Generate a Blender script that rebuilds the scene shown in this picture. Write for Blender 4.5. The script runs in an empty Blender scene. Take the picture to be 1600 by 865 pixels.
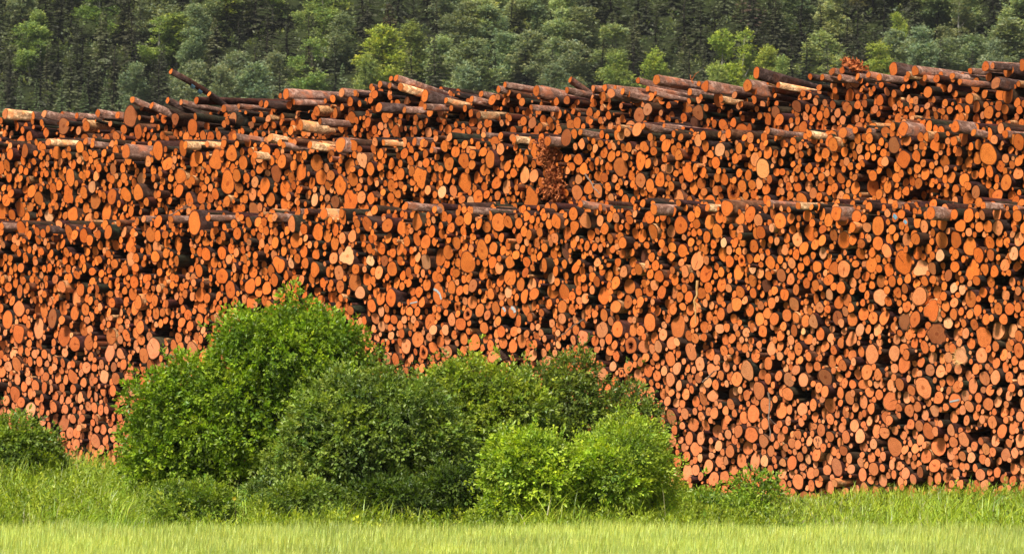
import bpy, math, random
import numpy as np
random.seed(7)
RS = np.random.RandomState(11)
C = bpy.context.scene.collection
SC = bpy.context.scene
# ------------------------------------------------------------------ camera, sky, sun, exposure
F = 8070.0            # focal length in pixels of a 1600 wide picture
CZ = 2.72             # camera height
HOR = 485.0           # the row of the horizon
cam_d = bpy.data.cameras.new('camera'); cam = bpy.data.objects.new('camera', cam_d); C.objects.link(cam)
cam.location = (0, 0, CZ); cam.rotation_euler = (math.radians(90), 0, 0)
cam_d.sensor_width = 36; cam_d.lens = 36 * F / 1600.0
cam_d.shift_y = (HOR - 432.5) / 1600.0
cam_d.clip_start = 0.5; cam_d.clip_end = 3000
cam_d.dof.use_dof = True; cam_d.dof.focus_distance = 76; cam_d.dof.aperture_fstop = 8.5
SC.camera = cam
SUN_EL, SUN_AZ = 56.0, 214.0          # azimuth clockwise from +Y: behind the camera and to its left
w = bpy.data.worlds.new('World'); SC.world = w; w.use_nodes = True
sky = w.node_tree.nodes.new('ShaderNodeTexSky'); sky.sky_type = 'NISHITA'; sky.sun_disc = False
sky.sun_elevation = math.radians(SUN_EL); sky.sun_rotation = math.radians(SUN_AZ)
bg = w.node_tree.nodes['Background']; bg.inputs[1].default_value = 0.062; sky.dust_density = 4.0
w.node_tree.links.new(sky.outputs[0], bg.inputs[0])
sd = bpy.data.lights.new('sun', 'SUN'); sd.energy = 4.9; sd.angle = math.radians(11.0); sd.color = (1, .94, .84)
so = bpy.data.objects.new('sun', sd); C.objects.link(so)
_a = math.radians(SUN_AZ); _e = math.radians(SUN_EL)
from mathutils import Vector, Matrix
so.rotation_euler = Vector((math.sin(_a)*math.cos(_e), math.cos(_a)*math.cos(_e), math.sin(_e))).to_track_quat('Z', 'Y').to_euler()
SC.view_settings.view_transform = 'Standard'; SC.view_settings.look = 'None'
SC.view_settings.exposure = 0.37; SC.view_settings.gamma = 1
try:
    SC.cycles.max_bounces = 5; SC.cycles.diffuse_bounces = 2; SC.cycles.transmission_bounces = 3
except Exception: pass

# ------------------------------------------------------------------ helpers
def mesh_from(name, V, faces, mat, parent=None, tone=None, uv=None, smooth=None):
    """V (n,3); faces: list of (m,k) index arrays; tone (n,4) per vertex; uv (n,2) per vertex; smooth: list of bools per face array."""
    me = bpy.data.meshes.new(name)
    V = np.asarray(V, dtype=np.float32)
    loops = np.concatenate([f.reshape(-1) for f in faces]).astype(np.int32)
    tot = np.concatenate([np.full(len(f), f.shape[1], np.int32) for f in faces])
    start = np.concatenate([[0], np.cumsum(tot)[:-1]]).astype(np.int32)
    me.vertices.add(len(V)); me.vertices.foreach_set('co', V.reshape(-1))
    me.loops.add(len(loops)); me.loops.foreach_set('vertex_index', loops)
    me.polygons.add(len(tot)); me.polygons.foreach_set('loop_start', start); me.polygons.foreach_set('loop_total', tot)
    if smooth is not None:
        sm = np.concatenate([np.full(len(f), bool(s)) for f, s in zip(faces, smooth)])
        me.polygons.foreach_set('use_smooth', sm)
    else:
        me.polygons.foreach_set('use_smooth', np.zeros(len(tot), bool))
    if tone is not None:
        t = np.asarray(tone, dtype=np.float32)
        if t.shape[1] == 3: t = np.concatenate([t, np.ones((len(t), 1), np.float32)], 1)
        at = me.color_attributes.new('tone', 'FLOAT_COLOR', 'POINT'); at.data.foreach_set('color', t.reshape(-1))
    if uv is not None:
        l = me.uv_layers.new(name='uv'); l.data.foreach_set('uv', np.asarray(uv, np.float32)[loops].reshape(-1))
    me.update(calc_edges=True); me.validate(verbose=False)
    me.materials.append(mat)
    o = bpy.data.objects.new(name, me); C.objects.link(o)
    if parent is not None: o.parent = parent
    return o
def empty(name, loc=(0, 0, 0)):
    o = bpy.data.objects.new(name, None); C.objects.link(o); o.location = loc; o.empty_display_size = .1
    return o
def tag(o, label=None, cat=None, group=None, kind=None):
    if label: o['label'] = label
    if cat: o['category'] = cat
    if group: o['group'] = group
    if kind: o['kind'] = kind
    return o
def ray(px, py): return np.array([(px - 800) / F, 1.0, (HOR - py) / F])
def at(px, py, D): r = ray(px, py) * D; r[2] += CZ; return r
def unit(v): v = np.asarray(v, float); return v / np.maximum(np.linalg.norm(v, axis=-1, keepdims=True), 1e-9)

# ------------------------------------------------------------------ materials
def new_mat(name):
    m = bpy.data.materials.new(name); m.use_nodes = True; nt = m.node_tree; nt.nodes.clear()
    return m, nt
class NT:
    def __init__(s, nt): s.nt = nt
    def n(s, t, **k):
        x = s.nt.nodes.new(t)
        for a, b in k.items():
            if a.startswith('i_'): x.inputs[a[2:].replace('_', ' ')].default_value = b
            else: setattr(x, a, b)
        return x
    def l(s, a, b): s.nt.links.new(a, b)
    def math(s, op, a, b=None, c=None):
        x = s.n('ShaderNodeMath', operation=op)
        for i, v in enumerate((a, b, c)):
            if v is None: continue
            if isinstance(v, (int, float)): x.inputs[i].default_value = v
            else: s.l(v, x.inputs[i])
        return x.outputs[0]
    def mul(s, a, b, f=1.0, mode='MULTIPLY'):
        x = s.n('ShaderNodeMix', data_type='RGBA', blend_type=mode)
        for i, v in ((0, f), (6, a), (7, b)):
            if isinstance(v, (int, float)): x.inputs[i].default_value = v if i == 0 else (v, v, v, 1)
            elif isinstance(v, tuple): x.inputs[i].default_value = v
            else: s.l(v, x.inputs[i])
        return x.outputs[2]
    def noise(s, scale, detail=4, vec=None, rough=.55):
        x = s.n('ShaderNodeTexNoise'); x.inputs['Scale'].default_value = scale; x.inputs['Detail'].default_value = detail; x.inputs['Roughness'].default_value = rough
        if vec is not None: s.l(vec, x.inputs['Vector'])
        return x.outputs[0]
    def ramp(s, v, stops):
        x = s.n('ShaderNodeValToRGB'); e = x.color_ramp.elements
        while len(e) < len(stops): e.new(.5)
        for i, (p, c) in enumerate(stops): e[i].position = p; e[i].color = c if len(c) == 4 else (*c, 1)
        s.l(v, x.inputs[0]); return x.outputs[0]

def mat_cut():
    m, nt = new_mat('cut_wood'); N = NT(nt)
    out = N.n('ShaderNodeOutputMaterial'); b = N.n('ShaderNodeBsdfPrincipled'); N.l(b.outputs[0], out.inputs[0])
    b.inputs['Roughness'].default_value = .75; b.inputs['Specular IOR Level'].default_value = .25
    a = N.n('ShaderNodeAttribute', attribute_name='tone'); uv = N.n('ShaderNodeUVMap', uv_map='uv')
    geo = N.n('ShaderNodeNewGeometry')
    sx = N.n('ShaderNodeSeparateXYZ'); N.l(uv.outputs[0], sx.inputs[0])
    x, y = sx.outputs[0], sx.outputs[1]
    r = N.math('SQRT', N.math('ADD', N.math('MULTIPLY', x, x), N.math('MULTIPLY', y, y)))
    ang = N.math('ARCTAN2', y, x); seed = a.outputs['Alpha']
    n1 = N.noise(9, 5, geo.outputs['Position'], .65)
    n2 = N.noise(45, 3, geo.outputs['Position'], .6)
    col = N.mul(a.outputs['Color'], N.ramp(n1, [(.28, (.82, .76, .7)), (.5, (1, 1, 1)), (.75, (1.08, 1.14, 1.16))]))
    col = N.mul(col, N.ramp(n2, [(.3, (.86, .82, .8)), (.6, (1.05, 1.05, 1.05))]))
    ring = N.math('SINE', N.math('ADD', N.math('MULTIPLY', r, 34), N.math('MULTIPLY', n1, 9)))
    col = N.mul(col, N.ramp(N.math('MULTIPLY_ADD', ring, .5, .5), [(0, (.86, .82, .78)), (1, (1, 1, 1))]))
    # heart: a little darker in some, edge darker
    heart = N.math('MULTIPLY', N.math('LESS_THAN', N.math('ADD', r, N.math('MULTIPLY', n1, .3)), .33), N.math('GREATER_THAN', seed, .72))
    col = N.mul(col, (.68, .55, .45, 1), heart)
    edge = N.math('GREATER_THAN', N.math('ADD', r, N.math('MULTIPLY', n2, .12)), 1.0)
    col = N.mul(col, (.5, .4, .36, 1), edge)
    # one drying crack in some of them
    an = N.math('ADD', N.math('ADD', ang, N.math('MULTIPLY', seed, 57)), N.math('MULTIPLY', n1, .9))
    cr = N.math('LESS_THAN', N.math('MULTIPLY', N.math('ABSOLUTE', N.math('SINE', N.math('MULTIPLY', an, .5))), r), .017)
    cr = N.math('MULTIPLY', cr, N.math('MULTIPLY', N.math('GREATER_THAN', N.math('FRACT', N.math('MULTIPLY', seed, 13.7)), .82), N.math('LESS_THAN', r, .8)))
    col = N.mul(col, (.22, .14, .1, 1), cr)
    N.l(col, b.inputs['Base Color'])
    bp = N.n('ShaderNodeBump'); bp.inputs['Strength'].default_value = .5; bp.inputs['Distance'].default_value = .01
    N.l(n2, bp.inputs['Height']); N.l(bp.outputs[0], b.inputs['Normal'])
    return m
def mat_bark():
    m, nt = new_mat('bark'); N = NT(nt)
    out = N.n('ShaderNodeOutputMaterial'); b = N.n('ShaderNodeBsdfPrincipled'); N.l(b.outputs[0], out.inputs[0])
    b.inputs['Roughness'].default_value = .9; b.inputs['Specular IOR Level'].default_value = .2
    a = N.n('ShaderNodeAttribute', attribute_name='tone'); geo = N.n('ShaderNodeNewGeometry')
    mp = N.n('ShaderNodeMapping'); mp.inputs['Rotation'].default_value = (0, 0, math.radians(-45)); mp.inputs['Scale'].default_value = (.35, 1.6, 1.6)
    N.l(geo.outputs['Position'], mp.inputs['Vector'])
    mp.inputs['Rotation'].default_value = (0, 0, math.radians(-44.75))
    n1 = N.noise(7, 6, mp.outputs[0], .7); n2 = N.noise(30, 4, mp.outputs[0], .7); n3 = N.noise(3.0, 4, mp.outputs[0], .6)
    col = N.mul(a.outputs['Color'], N.ramp(n2, [(.3, (.35, .3, .3)), (.52, (1, .95, .9)), (.7, (1.5, 1.4, 1.35))]))
    pale = N.mul(a.outputs['Color'], (2.6, 2.9, 3.0, 1))
    col = N.mul(col, pale, N.ramp(n1, [(.5, (0, 0, 0)), (.62, (.8, .8, .8))]), 'MIX')
    red = N.mul(a.outputs['Color'], (2.2, 1.3, .8, 1)); col = N.mul(col, red, N.ramp(n3, [(.52, (0, 0, 0)), (.64, (.7, .7, .7))]), 'MIX')
    N.l(col, b.inputs['Base Color'])
    bp = N.n('ShaderNodeBump'); bp.inputs['Strength'].default_value = .8; bp.inputs['Distance'].default_value = .02
    N.l(n2, bp.inputs['Height']); N.l(bp.outputs[0], b.inputs['Normal'])
    return m
def mat_leaf(name, use_obj=False, trans=.3, gloss=.06):
    m, nt = new_mat(name); N = NT(nt)
    out = N.n('ShaderNodeOutputMaterial')
    a = N.n('ShaderNodeAttribute', attribute_name='tone'); geo = N.n('ShaderNodeNewGeometry')
    col = a.outputs['Color']
    if use_obj:
        oi = N.n('ShaderNodeObjectInfo'); col = N.mul(col, oi.outputs['Color'])
    n = N.noise(1.1 if not use_obj else .5, 3, geo.outputs['Position'])
    col = N.mul(col, N.ramp(n, [(.3, (.78, .82, .8)), (.7, (1.2, 1.14, 1.05))]))
    d = N.n('ShaderNodeBsdfDiffuse'); t = N.n('ShaderNodeBsdfTranslucent'); g = N.n('ShaderNodeBsdfGlossy'); g.inputs['Roughness'].default_value = .45
    g.inputs['Color'].default_value = (.8, .85, .8, 1)
    N.l(col, d.inputs[0]); N.l(N.mul(col, (1.25, 1.3, .4, 1)), t.inputs[0])
    m1 = N.n('ShaderNodeMixShader'); m1.inputs[0].default_value = trans; N.l(d.outputs[0], m1.inputs[1]); N.l(t.outputs[0], m1.inputs[2])
    m2 = N.n('ShaderNodeMixShader'); m2.inputs[0].default_value = gloss; N.l(m1.outputs[0], m2.inputs[1]); N.l(g.outputs[0], m2.inputs[2])
    N.l(m2.outputs[0], out.inputs[0])
    return m
def mat_plain(name, c1, c2, scale=3, rough=.9, use_obj=False):
    m, nt = new_mat(name); N = NT(nt)
    out = N.n('ShaderNodeOutputMaterial'); b = N.n('ShaderNodeBsdfPrincipled'); N.l(b.outputs[0], out.inputs[0]); b.inputs['Roughness'].default_value = rough; b.inputs['Specular IOR Level'].default_value = .1
    geo = N.n('ShaderNodeNewGeometry'); n = N.noise(scale, 6, geo.outputs['Position'], .65)
    N.l(N.ramp(n, [(.35, c1), (.65, c2)]), b.inputs['Base Color'])
    return m
M_CUT, M_BARK = mat_cut(), mat_bark()
M_LEAF = mat_leaf('shrub_leaf', False, .35, .03); M_TREE = mat_leaf('tree_leaf', True, .2, .03); M_GRASS = mat_leaf('grass_blade', False, .35, .04)
M_SOIL = mat_plain('forest_floor', (.012, .016, .006), (.035, .045, .014), .35, 1.0)
M_FIELD = mat_plain('field_soil', (.05, .055, .018), (.1, .12, .035), 2)
M_YARD = mat_plain('yard_gravel', (.06, .045, .03), (.13, .1, .07), 3)
M_STEM = mat_plain('shrub_bark', (.03, .022, .016), (.09, .065, .045), 18)
M_TRUNK = mat_plain('dark_trunk', (.03, .024, .02), (.08, .065, .055), 4)
M_WHITE = mat_plain('birch_trunk', (.22, .2, .17), (.62, .58, .5), 3)
M_RUST = mat_plain('bark_shreds', (.22, .055, .02), (.62, .2, .065), 14)
M_TWIG = mat_plain('grey_twig', (.12, .08, .06), (.38, .28, .22), 20)
M_PALE = mat_plain('fresh_splinter', (.6, .3, .1), (.8, .48, .2), 12)
M_GREY = mat_plain('grey_paint', (.3, .33, .33), (.5, .54, .54), 25)
M_BLUE = mat_plain('blue_paint', (.1, .26, .36), (.3, .5, .6), 25)
M_INK = mat_plain('dark_crayon', (.02, .02, .025), (.05, .05, .06), 25)

# ------------------------------------------------------------------ terrain
def hill_z(X, D):
    X = np.asarray(X, float); D = np.asarray(D, float)
    t = np.clip((D - 210) / 210, 0, 1); s = t * t * (3 - 2 * t)
    return 14.5 * s + np.maximum(D - 420, 0) * .40 + np.clip(X, -60, 60) * .04 * s + s * .5 * np.sin(X * .15 + D * .09) - .03 * (1 - s)
def old_z(X, D):
    X = np.asarray(X, float); D = np.asarray(D, float)
    t = np.clip((D - 190) / 60, 0, 1); s = t * t * (3 - 2 * t)
    z = 4.0 * s + np.maximum(D - 250, 0) * .21 + np.clip(X, -60, 60) * .05 * s
    return z + s * .5 * np.sin(X * .21 + D * .13) - .03 * (1 - s)
def sheet(name, xs, ys, zf, mat):
    X, Y = np.meshgrid(xs, ys); Z = zf(X, Y); n, k = X.shape
    i = np.arange(n * k).reshape(n, k)
    f = np.stack([i[:-1, :-1], i[:-1, 1:], i[1:, 1:], i[1:, :-1]], -1).reshape(-1, 4)
    o = mesh_from(name, np.stack([X, Y, Z], -1).reshape(-1, 3), [f], mat, smooth=[True]); o['kind'] = 'structure'; return o
sheet('hillside', np.linspace(-900, 900, 120), np.concatenate([np.linspace(150, 560, 80), np.linspace(570, 1400, 30)]), lambda X, Y: hill_z(X, Y) , M_SOIL)
sheet('field', np.linspace(-900, 900, 40), np.linspace(-300, 56, 30), lambda X, Y: X * 0 + 0.0, M_FIELD)
sheet('verge', np.linspace(-900, 900, 40), np.linspace(55.9, 76, 20), lambda X, Y: X * 0 + .004, M_FIELD)
sheet('timber_yard', np.linspace(-900, 900, 40), np.linspace(75.9, 200, 20), lambda X, Y: X * 0 + .002, M_YARD)

# ------------------------------------------------------------------ the log pile: face frame
L0 = np.array([-8.72, 88.0, 0.0]); R0 = np.array([7.14, 72.0, 0.0])
U = unit(R0 - L0); LEN = np.linalg.norm(R0 - L0)
A = np.array([-U[1], U[0], 0.0])            # the axis of the logs, pointing into the pile
Z = np.array([0, 0, 1.0])
def to_face(px, py, s=0.0):
    """pixel -> (u, v, distance) on the plane set back by s along A"""
    r = ray(px, py); o = np.array([0, 0, CZ]); P = L0 + A * s
    t = np.dot(P - o, A) / np.dot(r, A); q = o + r * t
    return np.dot(q - L0, U), q[2], t
def face_pt(u, v, s): return L0 + U * u + Z * v + A * s
T1 = [(-420, 356), (-120, 352), (0, 350), (150, 352), (260, 342), (430, 334), (700, 324), (900, 323), (1000, 318), (1200, 322), (1400, 320), (1600, 318), (1750, 316), (2100, 308)]
T2 = [(-420, 234), (-120, 228), (0, 226), (100, 222), (190, 226), (320, 230), (400, 222), (480, 224), (560, 224), (720, 216), (860, 212), (950, 202), (1080, 207), (1200, 212), (1300, 207), (1400, 192), (1500, 198), (1600, 202), (1750, 200), (2100, 186)]
T3 = [(-420, 190), (-120, 186), (0, 188), (60, 190), (150, 186), (205, 172), (260, 178), (330, 172), (380, 178), (430, 162), (500, 160), (560, 146), (600, 136), (640, 140), (690, 152), (740, 162), (790, 143), (830, 152), (880, 152), (940, 142), (1000, 150), (1060, 152), (1130, 152), (1180, 146), (1240, 142), (1290, 122), (1330, 122), (1370, 118), (1430, 118), (1500, 122), (1560, 120), (1600, 118), (1750, 112), (2100, 92)]
SET = (0.0, 0.75, 1.7)
def line_uv(T, s):
    a = np.array([to_face(x, y, s)[:2] for x, y in T]); return a[:, 0], a[:, 1]
U0, U1 = -4.0, LEN + 4.6
tiers = []
top1 = line_uv(T1, 0); top2 = line_uv(T2, SET[1]); top3 = line_uv(T3, SET[2])
fl2 = line_uv(T1, SET[1]); fl3 = line_uv(T2, SET[2])

# presets read off the photograph: x, y, half height in px, traits
DATA = """31,455,11;52,472,11d;30,482,13;12,499,15;29,521,15;82,497,15b;69,485,11;61,513,16;99,482,13;101,524,17;112,511,11;117,489,12;117,537,12;139,535,12;174,525,13;172,551,14k;219,511,11
240,544,16k;225,555,12;269,562,13;289,562,12;320,557,13c;206,404,11;347,431,14;347,395,11;360,452,13;314,460,12;279,381,12;212,480,11;236,366,12;322,397,11;244,489,11;236,570,12;391,447,13;109,365,13
652,374,11;731,410,17;754,392,14t;666,409,12p;645,407,10;636,377,10;626,389,10;685,459,17s;611,465,14;647,472,9s;682,432,10;739,446,11b;751,445,10b;706,449,11;767,459,10;795,456,10p;872,397,12p;887,392,13d
862,434,10p;882,456,13;944,462,14;984,447,13;920,484,9;941,515,13;965,514,13;990,515,12;911,527,13k;986,539,14h;720,506,11;706,499,11;731,490,10h;715,480,8h;677,515,9p;696,515,9p;725,529,11;777,520,9
802,540,11;772,557,12;700,549,10;662,550,11h;801,487,10g;787,486,8g;930,532,9;954,547,9;925,560,10;605,560,10k;1319,375,14;1266,363,14;1286,395,10p;1412,410,19;1440,419,14p;1457,419,11b;1521,422,16r
1516,385,15c;1547,379,11;1469,399,10p;1372,380,11;1417,375,11;1584,396,11p;1482,430,10b;1497,432,10;1554,424,10;1376,464,14p;1517,467,13;1456,485,17r;1464,521,17br;1414,501,14br;1382,496,12;1482,504,10p
1281,480,9;1332,499,11;1309,496,12b;1259,501,10;1241,516,10;1465,456,11;1206,544,12;1220,524,9;1226,460,11;1221,430,11b;1304,419,11;1295,437,10;1534,555,13;1592,547,12;1517,547,11;1502,555,14prx;1560,482,10
1344,515,11p;1372,515,10;1264,530,9;1362,414,12t;1204,410,11;1345,396,10;1491,449,9p;1504,452,10p;204,182,16b;100,197,13b;216,206,12;301,199,14;274,186,10b;364,187,12;307,157,6;167,217,8;329,214,9;364,214,11
11,180,7;155,177,7;46,214,10;135,197,9;16,241,10;39,236,11;89,239,11;125,230,10;191,241,13p;247,235,15;286,232,12;337,252,14t;362,240,13;12,262,11;2,262,11;110,277,15;107,304,15r;61,310,12;221,279,11p
216,301,13;197,304,12;167,332,17;144,292,10p;262,256,11;282,275,13;356,287,17t;337,277,10;370,274,11;296,312,12;304,350,15t;32,327,12;4,330,14;114,335,12;77,337,11p;131,301,9;247,346,10;175,307,12c
374,344,10c;240,267,9;205,330,9;177,264,10b;135,325,9;432,271,14b;471,269,14;502,277,13c;547,260,13;566,250,13pr;585,250,12h;414,290,13;446,295,13c;532,290,15r;548,314,18r;559,324,11;492,312,11p;524,315,11b
657,277,16r;626,272,10;612,290,10;702,256,11;725,251,12;766,249,14;727,285,16;792,292,12;757,265,10;691,300,10p;736,315,9p;529,231,13;552,227,10;671,347,13;652,347,13;629,356,13c;574,350,12;536,340,11
456,350,12;599,321,10;580,310,10;416,235,10;612,256,10;632,240,9;725,327,10;534,145,7;596,170,8;664,150,10;636,159,8;547,159,8;495,174,8;524,177,8;611,194,8;811,250,12;837,236,12;860,225,10;885,215,13b
830,311,18r;821,291,13p;1001,251,15;970,261,15;959,253,11;1075,269,14;1146,301,15h;1061,309,13;1181,249,12;912,264,10;925,265,10;935,275,9;987,274,11;896,285,10d;920,294,11;1049,291,12;1016,290,11
915,345,13;896,334,11;869,346,12;1064,352,14c;1037,337,9;1052,330,9;1090,331,9;1027,326,9g;1109,347,12;1125,234,11p;1041,227,11c;999,180,12;1012,171,10p;1091,176,12b;1087,195,13d;1130,195,10;996,202,12
902,192,10;892,195,9;832,192,10b;1046,264,9;1155,232,9;1136,325,13;1544,241,18;1412,249,14;1397,227,13b;1462,227,12c;1507,215,12;1529,226,10;1416,201,12;1545,176,11;1526,167,10;1245,166,10b;1212,175,10b
1255,199,10;1281,199,10h;1281,181,8;1267,191,9;1491,202,11b;1309,329,12b;1456,327,12;1219,345,13;1295,344,11;1592,222,13;1507,281,11;1477,280,9;1467,269,10;1446,272,10;1456,286,10;1551,304,11r;1582,307,10
1525,300,11b;1337,294,11;1397,291,10;1387,292,10;1432,244,10;1452,264,9;1302,226,11;1314,279,9;1586,325,10;1415,347,8u;1399,339,8u;1434,347,10;1544,354,10;1575,149,14;1536,160,8;1450,144,10;1375,157,9
1545,177,10;1080,549,14;1094,568,11p;1120,561,9;1058,575,11p;1135,572,9;1148,574,9;1092,590,9b;1208,601,9;1290,589,14b;1151,609,9p;1176,602,8p;1163,652,10c;1154,673,11;1103,664,9;1077,684,11c;1036,658,9
1002,630,11p;1030,674,10;1254,639,11p;1231,615,11;1274,651,9;1232,657,8p;1227,671,8;1214,669,8;1268,667,8;1247,694,8c;1278,690,10pm;1138,678,8p;1123,696,9;1142,631,9;1200,591,9;1290,645,10;1004,607,10
1025,557,8;1054,671,8;1473,560,9;1569,554,9;1550,560,8;1398,575,8;1372,585,10;1386,584,8b;1406,600,11;1420,591,8;1374,616,9;1418,621,9pt;1467,621,11;1451,628,9;1461,641,10p;1446,648,9p;1492,625,12s
1509,618,10p;1529,621,9;1322,644,9;1337,636,8;1344,681,12p;1322,682,10;1506,686,12;1566,673,12;1479,650,8d;1577,588,9;1490,690,9;1365,693,9p;1308,647,8;1594,650,9;1346,549,9;1525,576,9;1308,729,13k
1348,741,11k;1330,732,8p;1342,701,9p;1352,698,9k;1380,712,8k;1380,750,10k;1415,739,10k;1438,737,9b;1427,748,9k;1487,709,10k;1518,714,9k;1532,741,10k;1586,707,9k;1394,725,8k;1035,658,9;1112,711,9p
1126,719,11c;1159,719,12;1180,721,14k;1075,737,13;1059,739,8k;1146,733,9;1208,761,8k;1181,760,9;1268,758,9;1222,739,9pr;1207,778,8k;1256,774,9b;1165,736,7p;1238,740,7p;1263,717,8p;1100,761,9k;1150,761,7;1194,744,8k
1297,761,11k;61,579,10;13,572,9;43,581,8;61,624,13t;48,640,13p;33,628,9c;27,641,8;15,646,8p;101,659,14b;91,590,9;103,593,8;140,612,10;162,611,8;150,619,8p;206,611,9p;208,631,9;228,633,9b;181,591,10c
163,588,11p;232,597,7;119,694,9;120,716,13k;84,635,9;158,702,8k;188,599,8;67,657,8k;197,679,8c;197,695,9;78,664,8c;87,654,8b;98,681,8;217,620,8;193,569,9;178,573,8b;436,413,14;462,376,12t;512,369,11
492,421,12;530,426,12;555,440,15;563,457,11p;543,400,15pr;430,379,10;455,411,9p;477,411,9;417,450,11;505,442,8;579,407,10pr;601,407,9b;589,457,9;620,442,10;535,372,9;450,450,8;462,449,9;494,397,9
596,486,9p;516,449,7;1121,361,12;1247,352,9;1206,356,9p;1004,368,11;1009,398,13d;1131,379,8p;1149,379,8;1161,378,8;1183,364,10;1199,372,9d;1159,407,9h;1196,422,10p;1176,420,8p;1198,446,11dc;1191,401,8
1127,425,8;1266,431,8;1280,431,8h;1244,452,9;1227,462,9;1200,489,10;1189,477,8b;1079,484,9;1060,510,18;1141,481,9b;1023,445,9;1107,449,9;1296,460,9p;1097,387,7;1065,410,7;767,570,11;709,570,9
936,601,11;958,572,9p;971,583,8h;982,573,10;1001,565,8;1023,527,10;837,586,9;770,598,7"""
def tier_of(px, py):
    a = np.interp(px, [p[0] for p in T1], [p[1] for p in T1]); b = np.interp(px, [p[0] for p in T2], [p[1] for p in T2])
    return 0 if py > a - 2 else (1 if py > b - 2 else 2)
presets = [[], [], []]
for e in DATA.replace('\n', ';').split(';'):
    x, y, r = e.split(','); code = ''.join(c for c in r if c.isalpha()); r = float(''.join(c for c in r if c.isdigit()))
    x, y = float(x), float(y); k = tier_of(x, y); pr = random.gauss(0, .035)
    if 'd' in code: pr += .12
    u, v, D = to_face(x, y, SET[k] + pr)
    presets[k].append(dict(px=x, py=y, rpx=r, u=u, v=v, r=r * D / F * 1.0, s=SET[k] + pr, code=code, tier=k))

NTONE = {'o': (.76, .190, .028), 'p': (.88, .40, .18), 'b': (.42, .125, .035), 'd': (.15, .05, .022), 'k': (.86, .29, .125)}
def tone_for(code, tier, v, rnd=random):
    if 'd' in code: c = np.array(NTONE['d'])
    elif 'b' in code: c = np.array(NTONE['b'])
    elif 'p' in code: c = np.array(NTONE['p'])
    elif 'k' in code: c = np.array(NTONE['k'])
    else:
        c = np.array(NTONE['o'])
        q = rnd.random()
        if not code:
            if tier == 0 and v < 2.6 and q < .34: c = c * .45 + np.array(NTONE['p']) * .55
            elif q < .16: c = c * .62 + np.array(NTONE['p']) * .38
            elif q < .21: c = c * .55 + np.array(NTONE['b']) * .45
    low = min(1, max(0, (3.3 - v) / 2.4)) if tier == 0 else 0          # the wood gets pinker low in the pile
    c = c * (1 - low * .6) + (np.array(NTONE['k']) * (c[0] / .8)) * low * .6
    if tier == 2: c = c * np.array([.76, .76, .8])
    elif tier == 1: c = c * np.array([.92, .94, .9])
    m = rnd.gauss(.96, .13); hq = rnd.gauss(0, 1)
    return np.clip(c * np.array([m, m * (1 + .07 * max(-1.5, min(1.5, hq))), m * (1 + .12 * max(-1.5, min(1.5, hq)))]), .015, .92)
def bark_tone():
    q = random.random()
    if q < .05: return (.45, .23, .10)
    if q < .15: return (.11, .045, .022)
    return (.036 * random.uniform(.6, 1.5), .02 * random.uniform(.7, 1.3), .013)  # bark darkened so the gaps between packed ends read as shade

# ------------------------------------------------------------------ packing: fill each tier's face with touching discs
def pack(tier, floor, top, rs):
    G = .018; nu = int((U1 - U0) / G); vmin = float(np.min(floor[1])) - .2; vmax = float(np.max(top[1])) + .1; nv = int((vmax - vmin) / G)
    uu = U0 + (np.arange(nu) + .5) * G; vv = vmin + (np.arange(nv) + .5) * G
    lo = np.interp(uu, floor[0], floor[1]); hi = np.interp(uu, top[0], top[1])
    hi = hi + .05 * np.sin(uu * 5.1) + .05 * np.sin(uu * 11.7 + 2)
    VV = vv[:, None]
    Dm = np.minimum(VV - lo[None], hi[None] - VV).astype(np.float32)
    Dm = np.minimum(Dm, .6)
    discs = []
    def put(u, v, r):
        R = r + .62; i0 = max(0, int((u - R - U0) / G)); i1 = min(nu, int((u + R - U0) / G) + 1); j0 = max(0, int((v - R - vmin) / G)); j1 = min(nv, int((v + R - vmin) / G) + 1)
        d = np.sqrt((uu[None, i0:i1] - u) ** 2 + (vv[j0:j1, None] - v) ** 2) - r
        Dm[j0:j1, i0:i1] = np.minimum(Dm[j0:j1, i0:i1], d)
    keep = []
    for p in sorted(presets[tier], key=lambda q: -q['r']):
        for q in keep:
            d = math.hypot(p['u'] - q['u'], p['v'] - q['v'])
            if d < p['r'] + q['r']:
                p['r'] = min(p['r'], max(d - q['r'] * .96, 0))
        if p['r'] < .045 or p['r'] < .5 * p['rpx'] * 78 / F: continue
        if not (U0 < p['u'] < U1): continue
        keep.append(p); put(p['u'], p['v'], p['r'])
    area = (U1 - U0) * float(np.mean(hi - lo))
    n = int(area / .0089)
    rr = np.exp(rs.normal(math.log(.0435), .40, n)); rr = np.clip(rr, .023, .15); rr = np.sort(rr)[::-1]
    flat = Dm.reshape(-1)
    fails = 0
    for r in rr:
        ok = -1
        for tol in (.012, .05):
            idx = rs.randint(0, flat.size, 6000); dd = flat[idx]
            c = idx[(dd > r * .93) & (dd < r * .93 + tol)]
            if len(c): ok = c[0]; break
        if ok < 0:
            c = np.flatnonzero(flat > r * .93)
            if not len(c): fails += 1; continue
            c = c[np.argsort(flat[c])[:200]]; ok = c[rs.randint(len(c))]
        j, i = divmod(int(ok), nu); u, v = uu[i], vv[j]
        put(u, v, r); discs.append((u, v, r))
    return keep, discs
rs = np.random.RandomState(5)
packed = [pack(0, (np.array([U0, U1]), np.array([.0, .0])), top1, rs), pack(1, (fl2[0], fl2[1] - .05), top2, rs), pack(2, (fl3[0], fl3[1] - .12), top3, rs)]

# zones where logs were pushed in or broken off: darker hollows in the face
voids = []
for k in range(46):
    voids.append((random.uniform(0, LEN), random.uniform(.3, 5.8), random.uniform(.10, .26), random.uniform(.05, .12), random.uniform(.2, .6)))

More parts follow.
